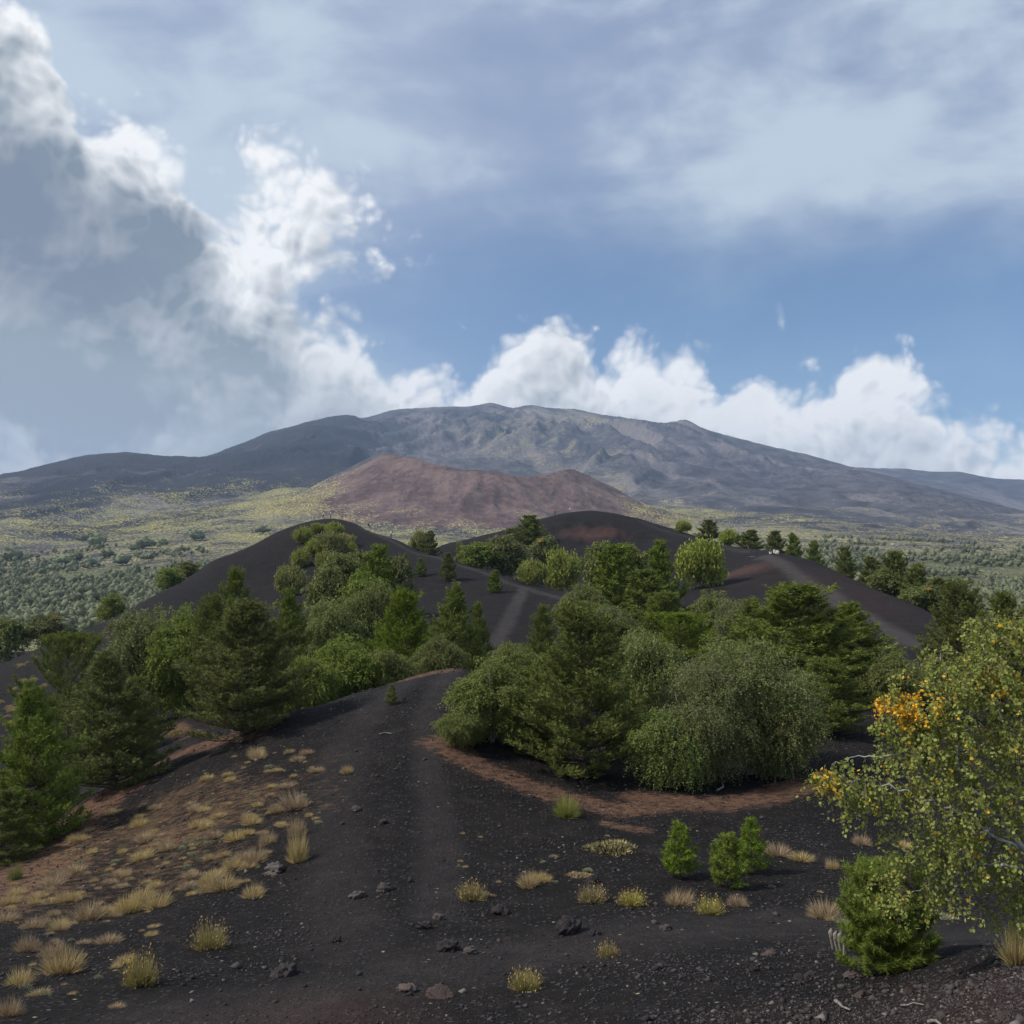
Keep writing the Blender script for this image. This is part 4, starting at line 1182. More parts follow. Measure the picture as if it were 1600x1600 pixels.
TUFTS = [  # kind, variant, picture x and y of the base, width and height in picture px, label
    ('olive', 0, 737, 1404, 44, 30, 'rounded tuft with orange brown flower heads at the edge of the worn track'),
    ('straw', 0, 826, 1386, 36, 30, 'upright straw tuft between the track and the line of tufts'),
    ('olive', 1, 926, 1408, 44, 28, 'golden tuft, first in the line of tufts below the saplings'),
    ('olive', 2, 988, 1413, 42, 24, 'brownish tuft, second in the line of tufts below the saplings'),
    ('straw', 1, 1060, 1412, 46, 28, 'pale tuft, third in the line of tufts, under the lone young pine'),
    ('olive', 3, 1110, 1430, 42, 28, 'golden tuft, fourth in the line of tufts below the saplings'),
    ('straw', 2, 1155, 1420, 32, 22, 'small tuft, last in the line of tufts under the pair of saplings'),
    ('olive', 0, 950, 1494, 30, 26, 'small green tuft with yellow heads near the trail rock'),
    ('olive', 2, 822, 1548, 48, 34, 'flowering tuft growing around a dark lump of lava'),
    ('olive', 1, 328, 1486, 50, 42, 'bright olive round cushion on the steep black slope'),
    ('olive', 3, 220, 1546, 46, 50, 'olive green tuft low on the steep black slope'),
    ('straw', 3, 466, 1346, 36, 58, 'tall double tuft of straw beside the worn track'),
    ('straw', 0, 464, 1310, 30, 34, 'straw tuft touching the tall double tuft'),
    ('straw', 1, 462, 1268, 50, 30, 'broad sandy tuft on the edge of the slope, highest of the big ones'),
    ('straw', 2, 418, 1322, 28, 22, 'compact brown tuft between the broad sandy tuft and the slope'),
    ('straw', 3, 398, 1350, 40, 26, 'olive straw tuft stretched along the slope'),
    ('straw', 0, 348, 1390, 50, 28, 'long golden tuft trailing downhill'),
    ('straw', 1, 322, 1384, 28, 26, 'rounded pale tuft beside the long golden tuft'),
    ('straw', 2, 245, 1416, 42, 30, 'spiky straw tuft, second of a pair on the slope'),
    ('straw', 3, 200, 1422, 44, 34, 'spiky straw tuft, first of a pair on the slope'),
    ('straw', 0, 140, 1434, 50, 32, 'dense pale tuft in the middle of the slope'),
    ('straw', 1, 98, 1518, 64, 44, 'big brown cushion tuft low on the slope with a dead stick'),
    ('straw', 2, 82, 1494, 40, 30, 'brown tuft leaning on the big brown cushion'),
    ('straw', 3, 14, 1590, 40, 30, 'ragged tuft at the very bottom of the slope'),
    ('straw', 0, 42, 1486, 36, 28, 'reddish straw tuft above the big brown cushion'),
    ('straw', 1, 30, 1540, 40, 26, 'loose pale tuft below the reddish straw tuft'),
    ('straw', 2, 395, 1402, 36, 24, 'thin brownish tuft by the dark hole in the ash'),
    ('mat', 0, 955, 1328, 80, 26, 'large oval green cushion mat on the slope under the orange litter'),
    ('mat', 2, 905, 1368, 42, 12, 'flat sandy mat below the large oval cushion'),
    ('mat', 0, 1370, 1372, 60, 20, 'sandy green mat behind the pine bush'),
    ('straw', 3, 1290, 1436, 52, 30, 'wind-combed straw tuft next to the wooden stakes'),
    ('straw', 0, 1252, 1348, 40, 16, 'tan grass clump on the slope under the weeping birch'),
    ('straw', 1, 1302, 1362, 22, 18, 'tiny pinkish straw tuft'),
    ('straw', 2, 1348, 1325, 28, 18, 'small straw tuft beneath the birch branch'),
    ('grey_shrub', 0, 886, 1280, 46, 40, 'grey green broom shrub on the orange litter'),
    ('grey_shrub', 0, 24, 1372, 22, 28, 'small bright green shrub at the lower edge of the needle litter'),
    ('straw', 3, 1590, 1500, 50, 64, 'brown leafy clump under the yellowing birch'),
    ('mat', 1, 866, 1418 - 40, 14, 6, 'tiny lichen mat near the flower-headed tuft'),
    ('straw', 0, 542, 1212, 22, 16, 'small straw tuft in the middle of the worn track'),
    ('mat', 0, 280, 1146, 26, 16, 'rust coloured mat in the gap between the pines'),
    ('mat', 0, 18, 1133, 22, 10, 'green oval mat on the bare ash flank beyond the pines'),
    ('mat', 0, 6, 1240, 40, 40, 'mossy mound beside the lowest pine'),
    ('mat', 1, 1470, 1438, 44, 18, 'pale lichen mat on the trail behind the pine bush'),
]
random.seed(9)
H_T = hits([(t[2], t[3]) for t in TUFTS])
for (kind, var, px, py, wpx, hpx, label), g in zip(TUFTS, H_T):
    d = math.hypot(g[0], g[1])
    nm = {'straw': 'grass_tuft', 'olive': 'cushion_plant', 'mat': 'cushion_mat', 'grey_shrub': 'broom_shrub'}[kind]
    hh = hpx * d / F_PX * (1.05 if kind != 'mat' else 0.45)
    o = plant(kind, var, nm, g[0], g[1], g[2], hh, wpx * d / F_PX * 0.5, label, 'shrub' if 'shrub' in nm else 'plant', sink=0.01)
# smaller tufts strewn over the sandy slope: nothing but their place tells them apart
rs = np.random.default_rng(31)
AREAS = [(60, 330, 1255, 1400, 120), (0, 250, 1380, 1480, 56), (300, 500, 1170, 1300, 80), (230, 430, 1300, 1400, 44), (10, 200, 1480, 1590, 18), (700, 1000, 1300, 1400, 14), (1180, 1420, 1330, 1450, 10)]
pix = []
for x0, x1, y0, y1, n in AREAS:
    pix += [(rs.uniform(x0, x1), rs.uniform(y0, y1)) for _ in range(n)]
lim = lambda px: np.interp(px, [0, 130, 300, 440, 560], [1385, 1275, 1195, 1130, 1100])
pix = [p for p in pix if p[1] > lim(p[0]) + 12]
for (px, py), g in zip(pix, hits(pix)):
    d = math.hypot(g[0], g[1]); w = (0.06 + 0.24 * rs.uniform(0, 1) ** 2.4) * min(1.15, 0.25 + d / 28)
    low = rs.random() < 0.25
    if low:
        plant('mat', 1, 'lichen_mat', g[0], g[1], g[2], 0.05, w * 0.6, 'small pale lichen mat on the black slope', 'plant', 'lichen mats strewn over the slope', sink=0.01)
    else:
        plant('straw', int(rs.integers(4)), 'grass_tuft', g[0], g[1], g[2], w * rs.uniform(0.55, 1.1), w, 'small dry straw tuft strewn over the sandy slope', 'plant', 'dry tufts strewn over the slope', sink=0.01)


# pale small tufts dotted over the bare flank of the summit hill
pix = [(rs.uniform(0, 175), 0) for _ in range(46)]
pix = [(px, np.interp(px, [0, 60, 120, 180], [1052, 1026, 1004, 978]) + rs.uniform(2, 26 + 70 * max(0, 1 - px / 110))) for px, _ in pix]
for (px, py), g in zip(pix, hits(pix)):
    w = rs.uniform(0.18, 0.48)
    plant('mat', 2, 'grass_tuft', g[0], g[1], g[2], w * 0.7, w, 'small pale tuft on the bare flank of the summit hill', 'plant', 'pale tufts dotted over the bare flank', sink=0.02)


# ------------------------------------------------------------------ rocks
def rock_material(name, a, bcol, c2):
    m, t, b, o = material(name)
    tcn = t.nodes.new('ShaderNodeTexCoord'); p = tcn.outputs['Object']
    oi = t.nodes.new('ShaderNodeObjectInfo')
    n1 = noise(t, p, 5.0, 5, 0.65); n2 = noise(t, p, 22.0, 4, 0.65)
    c = mixc(t, n1.step(0.3, 0.7), a, bcol)
    c = mixc(t, (n2 + E(t, oi.outputs['Random']) * 0.25).step(0.58, 0.75), c, c2)
    t.links.new(c, b.inputs['Base Color']); b.inputs['Roughness'].default_value = 0.95; b.inputs['Specular IOR Level'].default_value = 0.15
    bump(t, b, n1 * 0.5 + n2 * 0.4, 1.0, 0.06)
    return m


M_LAVA = rock_material('dark_lava', lin(48, 45, 47), lin(72, 66, 67), lin(112, 104, 102))
M_LAVA_R = rock_material('reddish_lava', lin(58, 48, 47), lin(86, 72, 70), lin(124, 110, 106))


def rock_mesh(seed, mat, sub=4, rough=0.75):
    rng = np.random.default_rng(seed)
    import bmesh
    bm = bmesh.new(); bmesh.ops.create_icosphere(bm, subdivisions=sub, radius=1.0)
    V = np.array([v.co[:] for v in bm.verts]); F = np.array([[v.index for v in f.verts] for f in bm.faces]); bm.free()
    off = rng.uniform(-50, 50, 3)
    def n3(p, s): return perlin(p[:, 0] * s + off[0] + p[:, 2] * s * 0.7, p[:, 1] * s + off[1] - p[:, 2] * s * 0.6)
    # broken faces: cut by random planes, then pitted
    for _ in range(9):
        n = unit(rng.normal(size=3)); h = rng.uniform(0.55, 0.9)
        q = V @ n; V = V - np.clip(q - h, 0, None)[:, None] * n[None] * 0.9
    V = V * (1 + rough * (0.55 * n3(V, 1.4) + 0.40 * n3(V, 3.3) + 0.28 * n3(V, 7.0) + 0.14 * n3(V, 15.0)))[:, None]
    V[:, 2] *= 0.66; V[:, 1] *= rng.uniform(0.7, 1.0)
    return mesh_np('rock', V, F, mat, smooth=False)


ROCKS = [rock_mesh(300 + i, M_LAVA if i < 5 else M_LAVA_R) for i in range(8)]
ROCK_LIST = [  # picture x, y of the base, width px, mesh, label
    (890, 1458, 50, 0, 'large rounded lava boulder standing on the trail'),
    (930, 1462, 22, 1, 'lava stone leaning against the large boulder'),
    (1510 - 164, 1553, 24, 5, 'angular pinkish lava block at the top of the gravel bank'),
    (1252, 1528, 26, 3, 'grey lava stone between the trail and the gravel bank'),
    (1268, 1522, 22, 2, 'grey lava stone touching its twin before the gravel bank'),
    (1204, 1492, 24, 6, 'smooth grey stone lying on the trail'),
    (1178, 1514, 18, 2, 'small upright grey stone by the trail'),
    (826, 1546, 26, 1, 'dark lump of lava inside the flowering tuft'),
    (690, 1560, 44, 5, 'low reddish lava outcrop breaking through the trail'),
    (640, 1552, 34, 6, 'reddish lump at the end of the low outcrop'),
    (700, 1487, 40, 3, 'knobbly lava lump beside the trail'),
    (735, 1492, 26, 4, 'small knobbly lump next to the larger one by the trail'),
    (686, 1437, 22, 0, 'dark stone on the worn track above its neighbour'),
    (663, 1452, 26, 2, 'flat dark stone on the worn track'),
    (525, 1480, 22, 1, 'dark stone at the edge of the black slope'),
    (445, 1532, 40, 3, 'rugged dark lava heap on the lower slope'),
    (1256, 1583, 14, 6, 'pink pebble on the gravel bank'),
    (784, 1426, 34, 4, 'small lichen-grey lava heap below the flower-headed tuft'),
    (430, 1362, 34, 2, 'dark lava lump beside a hole in the ash'),
    (598, 1288, 16, 0, 'stone standing in the worn track'),
    (558, 1268, 18, 1, 'stone capped with lichen in the worn track'),
    (1330, 1524, 28, 6, 'pale stone at the foot of the pine bush'),
    (1420, 1545, 22, 5, 'pale grey stone on the crest of the gravel bank'),
    (1570, 1592, 26, 7, 'dark red lump on the gravel bank'),
    (600, 1393, 30, 4, 'broken lava crust in the middle of the worn track'),
    (560, 1402, 26, 3, 'broken lava crust beside the worn track'),
    (925, 1380 - 2, 26, 4, 'grey crumbled stone above the line of tufts'),
    (1040, 1455, 20, 1, 'small dark cluster stone on the trail beyond the boulder'),
]
random.seed(21)
H_R = hits([(r[0], r[1]) for r in ROCK_LIST])
for (px, py, w, i, label), g in zip(ROCK_LIST, H_R):
    d = math.hypot(g[0], g[1]); r = w * d / F_PX * 0.46
    add('lava_rock', ROCKS[i], loc=(g[0], g[1], g[2] + r * 0.14), rot=(random.uniform(-.2, .2), random.uniform(-.2, .2), random.uniform(0, 6.28)), scale=r, label=label, category='rock')


def build_gravel():
    """cinders and small stones lying on the ash around the viewer"""
    rng = np.random.default_rng(55)
    import bmesh
    prot = []
    OV = np.array([[1, 0, 0], [0, 1, 0], [-1, 0, 0], [0, -1, 0], [0, 0, 1], [0, 0, -1.0]])
    OF = np.array([[0, 1, 4], [1, 2, 4], [2, 3, 4], [3, 0, 4], [1, 0, 5], [2, 1, 5], [3, 2, 5], [0, 3, 5]])
    for k in range(6):
        V = OV * rng.uniform(0.6, 1.25, (6, 1)) * np.array([[1, rng.uniform(.6, 1), rng.uniform(.5, .8)]]) + rng.normal(size=(6, 3)) * 0.16
        prot.append((V, OF))
    N = 90000
    az = rng.uniform(-0.58, 0.58, N); d = np.exp(math.log(6.5) + (math.log(48) - math.log(6.5)) * rng.uniform(0, 1, N) ** 1.15)
    x, y = np.sin(az) * d, np.cos(az) * d
    # crowd the stones into patches and onto the gravel bank; leave the worn tracks nearly clear
    cl = fbm(x / 2.2, y / 2.2, 4)
    bank = np.clip((0.9 - np.hypot(x - BANK[0], y - BANK[1]) / 3.6), 0, 1)
    tr = np.full(N, 9.0)
    for pts, w, k in TRACKS[:3]: tr = np.minimum(tr, poly_dist(x, y, px_path(pts)) / w)
    keep = (rng.uniform(-0.75, 0.75, N) < cl * 1.3 + bank * 1.2 - 0.1) & ((tr > 1.0) | (rng.random(N) < 0.25))
    x, y, d, bank = x[keep], y[keep], d[keep], bank[keep]
    # the bank itself: dense rubble
    nb = 9000
    xb, yb = BANK[0] + rng.normal(size=nb) * 1.5, BANK[1] + rng.normal(size=nb) * 0.95
    x, y = np.concatenate([x, xb]), np.concatenate([y, yb]); d = np.hypot(x, y); bank = np.concatenate([bank, np.ones(nb)])
    nh = 5200
    ah, dh = rng.uniform(-0.52, 0.50, nh), np.exp(rng.uniform(math.log(48), math.log(262), nh))
    x, y = np.concatenate([x, np.sin(ah) * dh]), np.concatenate([y, np.cos(ah) * dh]); d = np.hypot(x, y); bank = np.concatenate([bank, np.zeros(nh)])
    n = len(x); z = terrain(x, y)
    s = rng.lognormal(-4.25, 0.55, n) * (0.62 + 0.022 * d) * (1 - 0.15 * bank)
    s = np.clip(s, 0.008, np.where(d > 48, 0.32, 0.10))
    Vs, Fs, tn, rd, o = [], [], [], [], 0
    for k in range(6):
        idx = np.arange(n)[np.arange(n) % 6 == k]
        V, F = prot[k]; m = len(idx)
        a = rng.uniform(0, 6.28, m); ca, sa = np.cos(a), np.sin(a)
        X = (V[None, :, 0] * ca[:, None] - V[None, :, 1] * sa[:, None]) * s[idx, None] + x[idx, None]
        Y = (V[None, :, 0] * sa[:, None] + V[None, :, 1] * ca[:, None]) * s[idx, None] + y[idx, None]
        Z = V[None, :, 2] * s[idx, None] + (z[idx] + s[idx] * 0.22)[:, None]
        Vs.append(np.stack([X, Y, Z], -1).reshape(-1, 3))
        Fs.append((F[None] + (np.arange(m) * len(V))[:, None, None] + o).reshape(-1, 3)); o += m * len(V)
        tn.append(np.repeat(rng.uniform(0, 1, m), len(V))); rd.append(np.repeat(bank[idx] * rng.uniform(0.3, 1, m), len(V)))
    m_, t, b, _ = material('cinder_stones')
    tone, red = attr(t, 'tone'), attr(t, 'red')
    nn = noise(t, position(t), 60.0, 3, 0.6)
    c = mixc(t, tone.step(0.0, 0.85), lin(44, 42, 45), lin(76, 72, 73))
    c = mixc(t, red * 0.75, c, mixc(t, tone, lin(58, 49, 47), lin(96, 84, 78)))
    c = mixc(t, tone.step(0.93, 0.95), c, lin(122, 116, 108))
    c = mixc(t, nn * 0.4, c, lin(60, 56, 57))
    t.links.new(c, b.inputs['Base Color']); b.inputs['Roughness'].default_value = 0.95; b.inputs['Specular IOR Level'].default_value = 0.15
    me = mesh_np('gravel', np.concatenate(Vs), np.concatenate(Fs), m_, smooth=False, attrs=dict(tone=np.concatenate(tn), red=np.concatenate(rd)))
    add('gravel', me, kind='stuff', label='loose cinders and small lava stones scattered over the ash')


BANK = hits([(1530, 1572)])[0][:2]
build_gravel()

# ------------------------------------------------------------------ wood: stakes, dead branches
M_WOOD = bark_material('weathered_wood', (0.15, 0.13, 0.105), (0.30, 0.265, 0.215), 24.0)
M_BONE = bark_material('bleached_wood', (0.13, 0.12, 0.105), (0.27, 0.25, 0.22), 14.0)


def stake_mesh(seed, h, w):
    rng = np.random.default_rng(seed)
    k = 5; zs = np.linspace(-0.15, h, k)
    V = []
    for i, z in enumerate(zs):
        jx, jy = rng.normal(size=2) * 0.004
        sx, sy = w * 0.5 * rng.uniform(0.9, 1.1), 0.012
        top = (i == k - 1)
        V += [(-sx + jx, -sy + jy, z - (0.02 if top else 0)), (sx + jx, -sy + jy, z + (0.015 if top else 0)), (sx + jx, sy + jy, z + (0.015 if top else 0)), (-sx + jx, sy + jy, z - (0.02 if top else 0))]
    F = []
    for i in range(k - 1):
        o = i * 4
        for j in range(4): F.append((o + j, o + (j + 1) % 4, o + 4 + (j + 1) % 4, o + 4 + j))
    F.append((4 * k - 4, 4 * k - 3, 4 * k - 2, 4 * k - 1)); F.append((3, 2, 1, 0))
    return mesh_np('stake', V, F, M_WOOD, smooth=False)


for i, (px, py, hpx, lab) in enumerate(((1303, 1484, 26, 'leaning weathered stake at the open end of the row'), (1309, 1487, 25, 'second weathered stake of the row beside the pine bush'), (1315, 1490, 26, 'third weathered stake of the row beside the pine bush'), (1321, 1493, 24, 'last weathered stake of the row, touching the pine bush'))):
    g = hits([(px, py)])[0]; d = math.hypot(g[0], g[1])
    add('wooden_stake', stake_mesh(600 + i, hpx * d / F_PX * 1.15, 0.050), loc=g, rot=(0.05, -0.22 + 0.04 * i, 0.25), label=lab, category='stake')


def stick(pix, r, name, label, mat, lift=0.02):
    h = hits(pix); c = h[0]
    P = h + np.array([0, 0, lift]); P[1:-1] += np.random.default_rng(1).normal(size=P[1:-1].shape) * 0.015
    q = np.linspace(0, 1, len(P))
    V, F = tubes([(P - c, r * (1 - 0.6 * q))], 6)
    add(name, mesh_np(name, V, F, mat), loc=c, label=label, category='branch')


stick([(1306, 1564), (1312, 1571), (1320, 1577), (1329, 1581)], 0.020, 'dead_branch', 'bleached dead branch lying on the gravel bank', M_BONE)
stick([(1408, 1572), (1420, 1575), (1432, 1572), (1444, 1573)], 0.010, 'dead_twig', 'thin crooked bleached twig on the gravel bank', M_BONE)
stick([(1452, 1598), (1462, 1598), (1472, 1602)], 0.020, 'dead_branch', 'short bleached stub at the foot of the gravel bank', M_BONE)
stick([(592, 1152), (600, 1149), (612, 1150)], 0.03, 'dead_branch', 'pale dead branch lying across the crest of the worn track', M_BONE)
stick([(84, 1492), (96, 1484)], 0.016, 'dead_stick', 'dead stick caught in the big brown cushion tuft', M_WOOD, 0.16)
stick([(1120, 1246), (1130, 1240), (1128, 1226), (1136, 1212)], 0.03, 'dead_branch', 'crooked pale branch on the orange litter under the weeping birch', M_BONE, 0.1)
stick([(1172, 868), (1180, 867)], 0.05, 'dead_branch', 'pale branch at the brow of the track hill', M_BONE)

# ------------------------------------------------------------------ valley woods far below
def far_crown(seed, n=56, H=5.0, R=2.4):
    import bmesh
    rng = np.random.default_rng(seed)
    bm = bmesh.new(); bmesh.ops.create_icosphere(bm, subdivisions=(2 if n > 30 else 1), radius=1.0)
    V0 = np.array([v.co[:] for v in bm.verts]); F0 = np.array([[v.index for v in f.verts] for f in bm.faces]); bm.free()
    lob = unit(rng.normal(size=(9, 3)))
    bul = np.max(V0 @ lob.T, axis=1)
    V0 = V0 * (0.62 + 0.38 * bul ** 3)[:, None] * (1 + 0.20 * rng.normal(size=(len(V0), 1)))
    V0 = V0 * np.array([[R * .92, R * .92, H * .46]]) + np.array([[0, 0, H * .5]])
    k = rng.integers(len(V0), size=n)
    c = V0[k] + rng.normal(size=(n, 3)) * 0.3
    c[:, 2] = np.maximum(c[:, 2], 0.2)
    V, F = leaf_quads(c, unit(rng.normal(size=(n, 3))), rng.uniform(0.7, 1.5, n), rng, np.array([[0, 0, 0.8]]))
    return V0, F0, rng.uniform(0.2, 0.7, len(V0)), V, F, np.repeat(rng.uniform(0, 1, n), 4)


def far_mesh(c):
    V0, F0, T0, V, F, T = c
    tri = np.concatenate([F0, F[:, [0, 1, 2]] + len(V0), F[:, [0, 2, 3]] + len(V0)])
    return np.concatenate([V0, V]), tri, np.concatenate([T0, T])


FAR = [far_mesh(far_crown(700 + i)) for i in range(6)]
FAR_LOW = [far_mesh(tuple(q) ) for q in [far_crown(720 + i, 26) for i in range(6)]]
_st = np.array([[0, 0, -0.3], [0.05, 0, 1.2], [0.1, 0.1, 3.0]])
_tv, _tf = tubes([(_st, np.array([.14, .1, .04]))], 5)
FAR_ME = [mesh_np('far_crown', V, F, M_FAR, smooth=False, attrs=dict(tone=T)) for V, F, T in FAR]
FAR_TR = mesh_np('far_trunk', _tv, _tf, M_BARK_B)
rw = np.random.default_rng(77)


def wood_points(n, px0, px1, d0, d1, power, thr):
    px = rw.uniform(px0, px1, n * 4); d = d0 * (d1 / d0) ** (rw.uniform(0, 1, n * 4) ** power)
    a = np.arctan2((px - 800) / F_PX, 1.0)
    x, y = np.sin(a) * d, np.cos(a) * d
    k = fbm(x / 90, y / 90, 4) * 1.2 - thr * 0.55 - 1.1 * np.clip((d - d0 * 1.7) / (d1 - d0 * 1.7), 0, 1)
    ok = k > rw.uniform(-0.2, 0.12, n * 4)
    return np.stack([x[ok][:n], y[ok][:n]], 1)


WL = wood_points(3000, -150, 330, 380, 1250, 1.15, -0.75)
WR = wood_points(2600, 1270, 1750, 330, 1300, 1.2, -0.70)
woods = []
for W, lab, grp in ((WL, 'grey green tree of the wood in the valley under the yellow slope', 'trees of the valley wood under the yellow slope'), (WR, 'grey green tree of the wood beyond the hillside track', 'trees of the valley wood beyond the hillside track')):
    W = W[np.argsort(np.hypot(W[:, 0], W[:, 1]))]
    z = terrain(W[:, 0], W[:, 1])
    for i in range(130):
        root = bpy.data.objects.new('valley_tree', None); link(root)
        root.location = (W[i, 0], W[i, 1], z[i]); k = 0.6 + 0.9 * rw.uniform(0, 1) ** 1.5; root.scale = (k, k, k * rw.uniform(0.8, 1.2)); root.rotation_euler = (0, 0, rw.uniform(0, 6.28))
        root['label'] = lab; root['category'] = 'tree'; root['group'] = grp
        add('crown', FAR_ME[int(rw.integers(6))], root); add('trunk', FAR_TR, root)
    woods.append(np.concatenate([W[130:], z[130:, None]], 1))
Q = np.concatenate(woods)
Vs, Fs, Ts, o = [], [], [], 0
for i, (x, y, z) in enumerate(Q):
    V, F, T = FAR_LOW[i % 6]
    a = rw.uniform(0, 6.28); k = 0.5 + 1.0 * rw.uniform(0, 1) ** 1.6; ca, sa = math.cos(a) * k, math.sin(a) * k
    Vs.append(np.stack([V[:, 0] * ca - V[:, 1] * sa + x, V[:, 0] * sa + V[:, 1] * ca + y, V[:, 2] * k * rw.uniform(.8, 1.1) + z], 1))
    Fs.append(F + o); o += len(V); Ts.append(np.clip(T * 0.6 + rw.uniform(-0.1, 0.5), 0, 1))
add('wood', mesh_np('far_wood', np.concatenate(Vs), np.concatenate(Fs), M_FAR, smooth=False, attrs=dict(tone=np.concatenate(Ts))), kind='stuff', label='far birch and pine wood filling the valleys')

# single dark bushes on the yellow slope
for (px, py, w) in ((130, 842, 18), (152, 853, 24), (226, 858, 26), (208, 862, 16), (254, 852, 16), (307, 846, 24), (85, 882, 16), (120, 876, 20), (100, 884, 24), (168, 872, 22), (20, 878, 28), (410, 838, 20), (232, 876, 20), (190, 884, 24), (66, 886, 18), (140, 886, 22)):
    g = hits([(px, py)])[0]; d = math.hypot(g[0], g[1]); k = w * d / F_PX / 4.4
    root = bpy.data.objects.new('slope_bush', None); link(root)
    root.location = g; root.scale = (k, k, k * 0.62); root.rotation_euler = (0, 0, rw.uniform(0, 6))
    root['label'] = 'dark round bush on the open yellow slope above the wood'; root['category'] = 'bush'; root['group'] = 'dark bushes on the yellow slope'
    add('crown', FAR_ME[int(rw.integers(6))], root); add('trunk', FAR_TR, root)


# ------------------------------------------------------------------ people on the hills
def plain(name, col, rough=0.8):
    m, t, b, o = material(name)
    n = noise(t, t.nodes.new('ShaderNodeTexCoord').outputs['Object'], 12.0, 3, 0.5)
    t.links.new(mixc(t, n, tuple(c * 0.8 for c in col), tuple(min(1, c * 1.15) for c in col)), b.inputs['Base Color']); b.inputs['Roughness'].default_value = rough
    return m


M_SKIN = plain('skin', (0.50, 0.30, 0.21), 0.6); M_HAIR = plain('hair', (0.035, 0.025, 0.02))
CLOTH = {k: plain(k + '_cloth', v) for k, v in dict(white=(0.78, 0.77, 0.74), black=(0.02, 0.02, 0.025), pink=(0.62, 0.22, 0.24), grey=(0.22, 0.22, 0.24), navy=(0.03, 0.04, 0.08), red=(0.35, 0.04, 0.04), tan=(0.4, 0.31, 0.2)).items()}


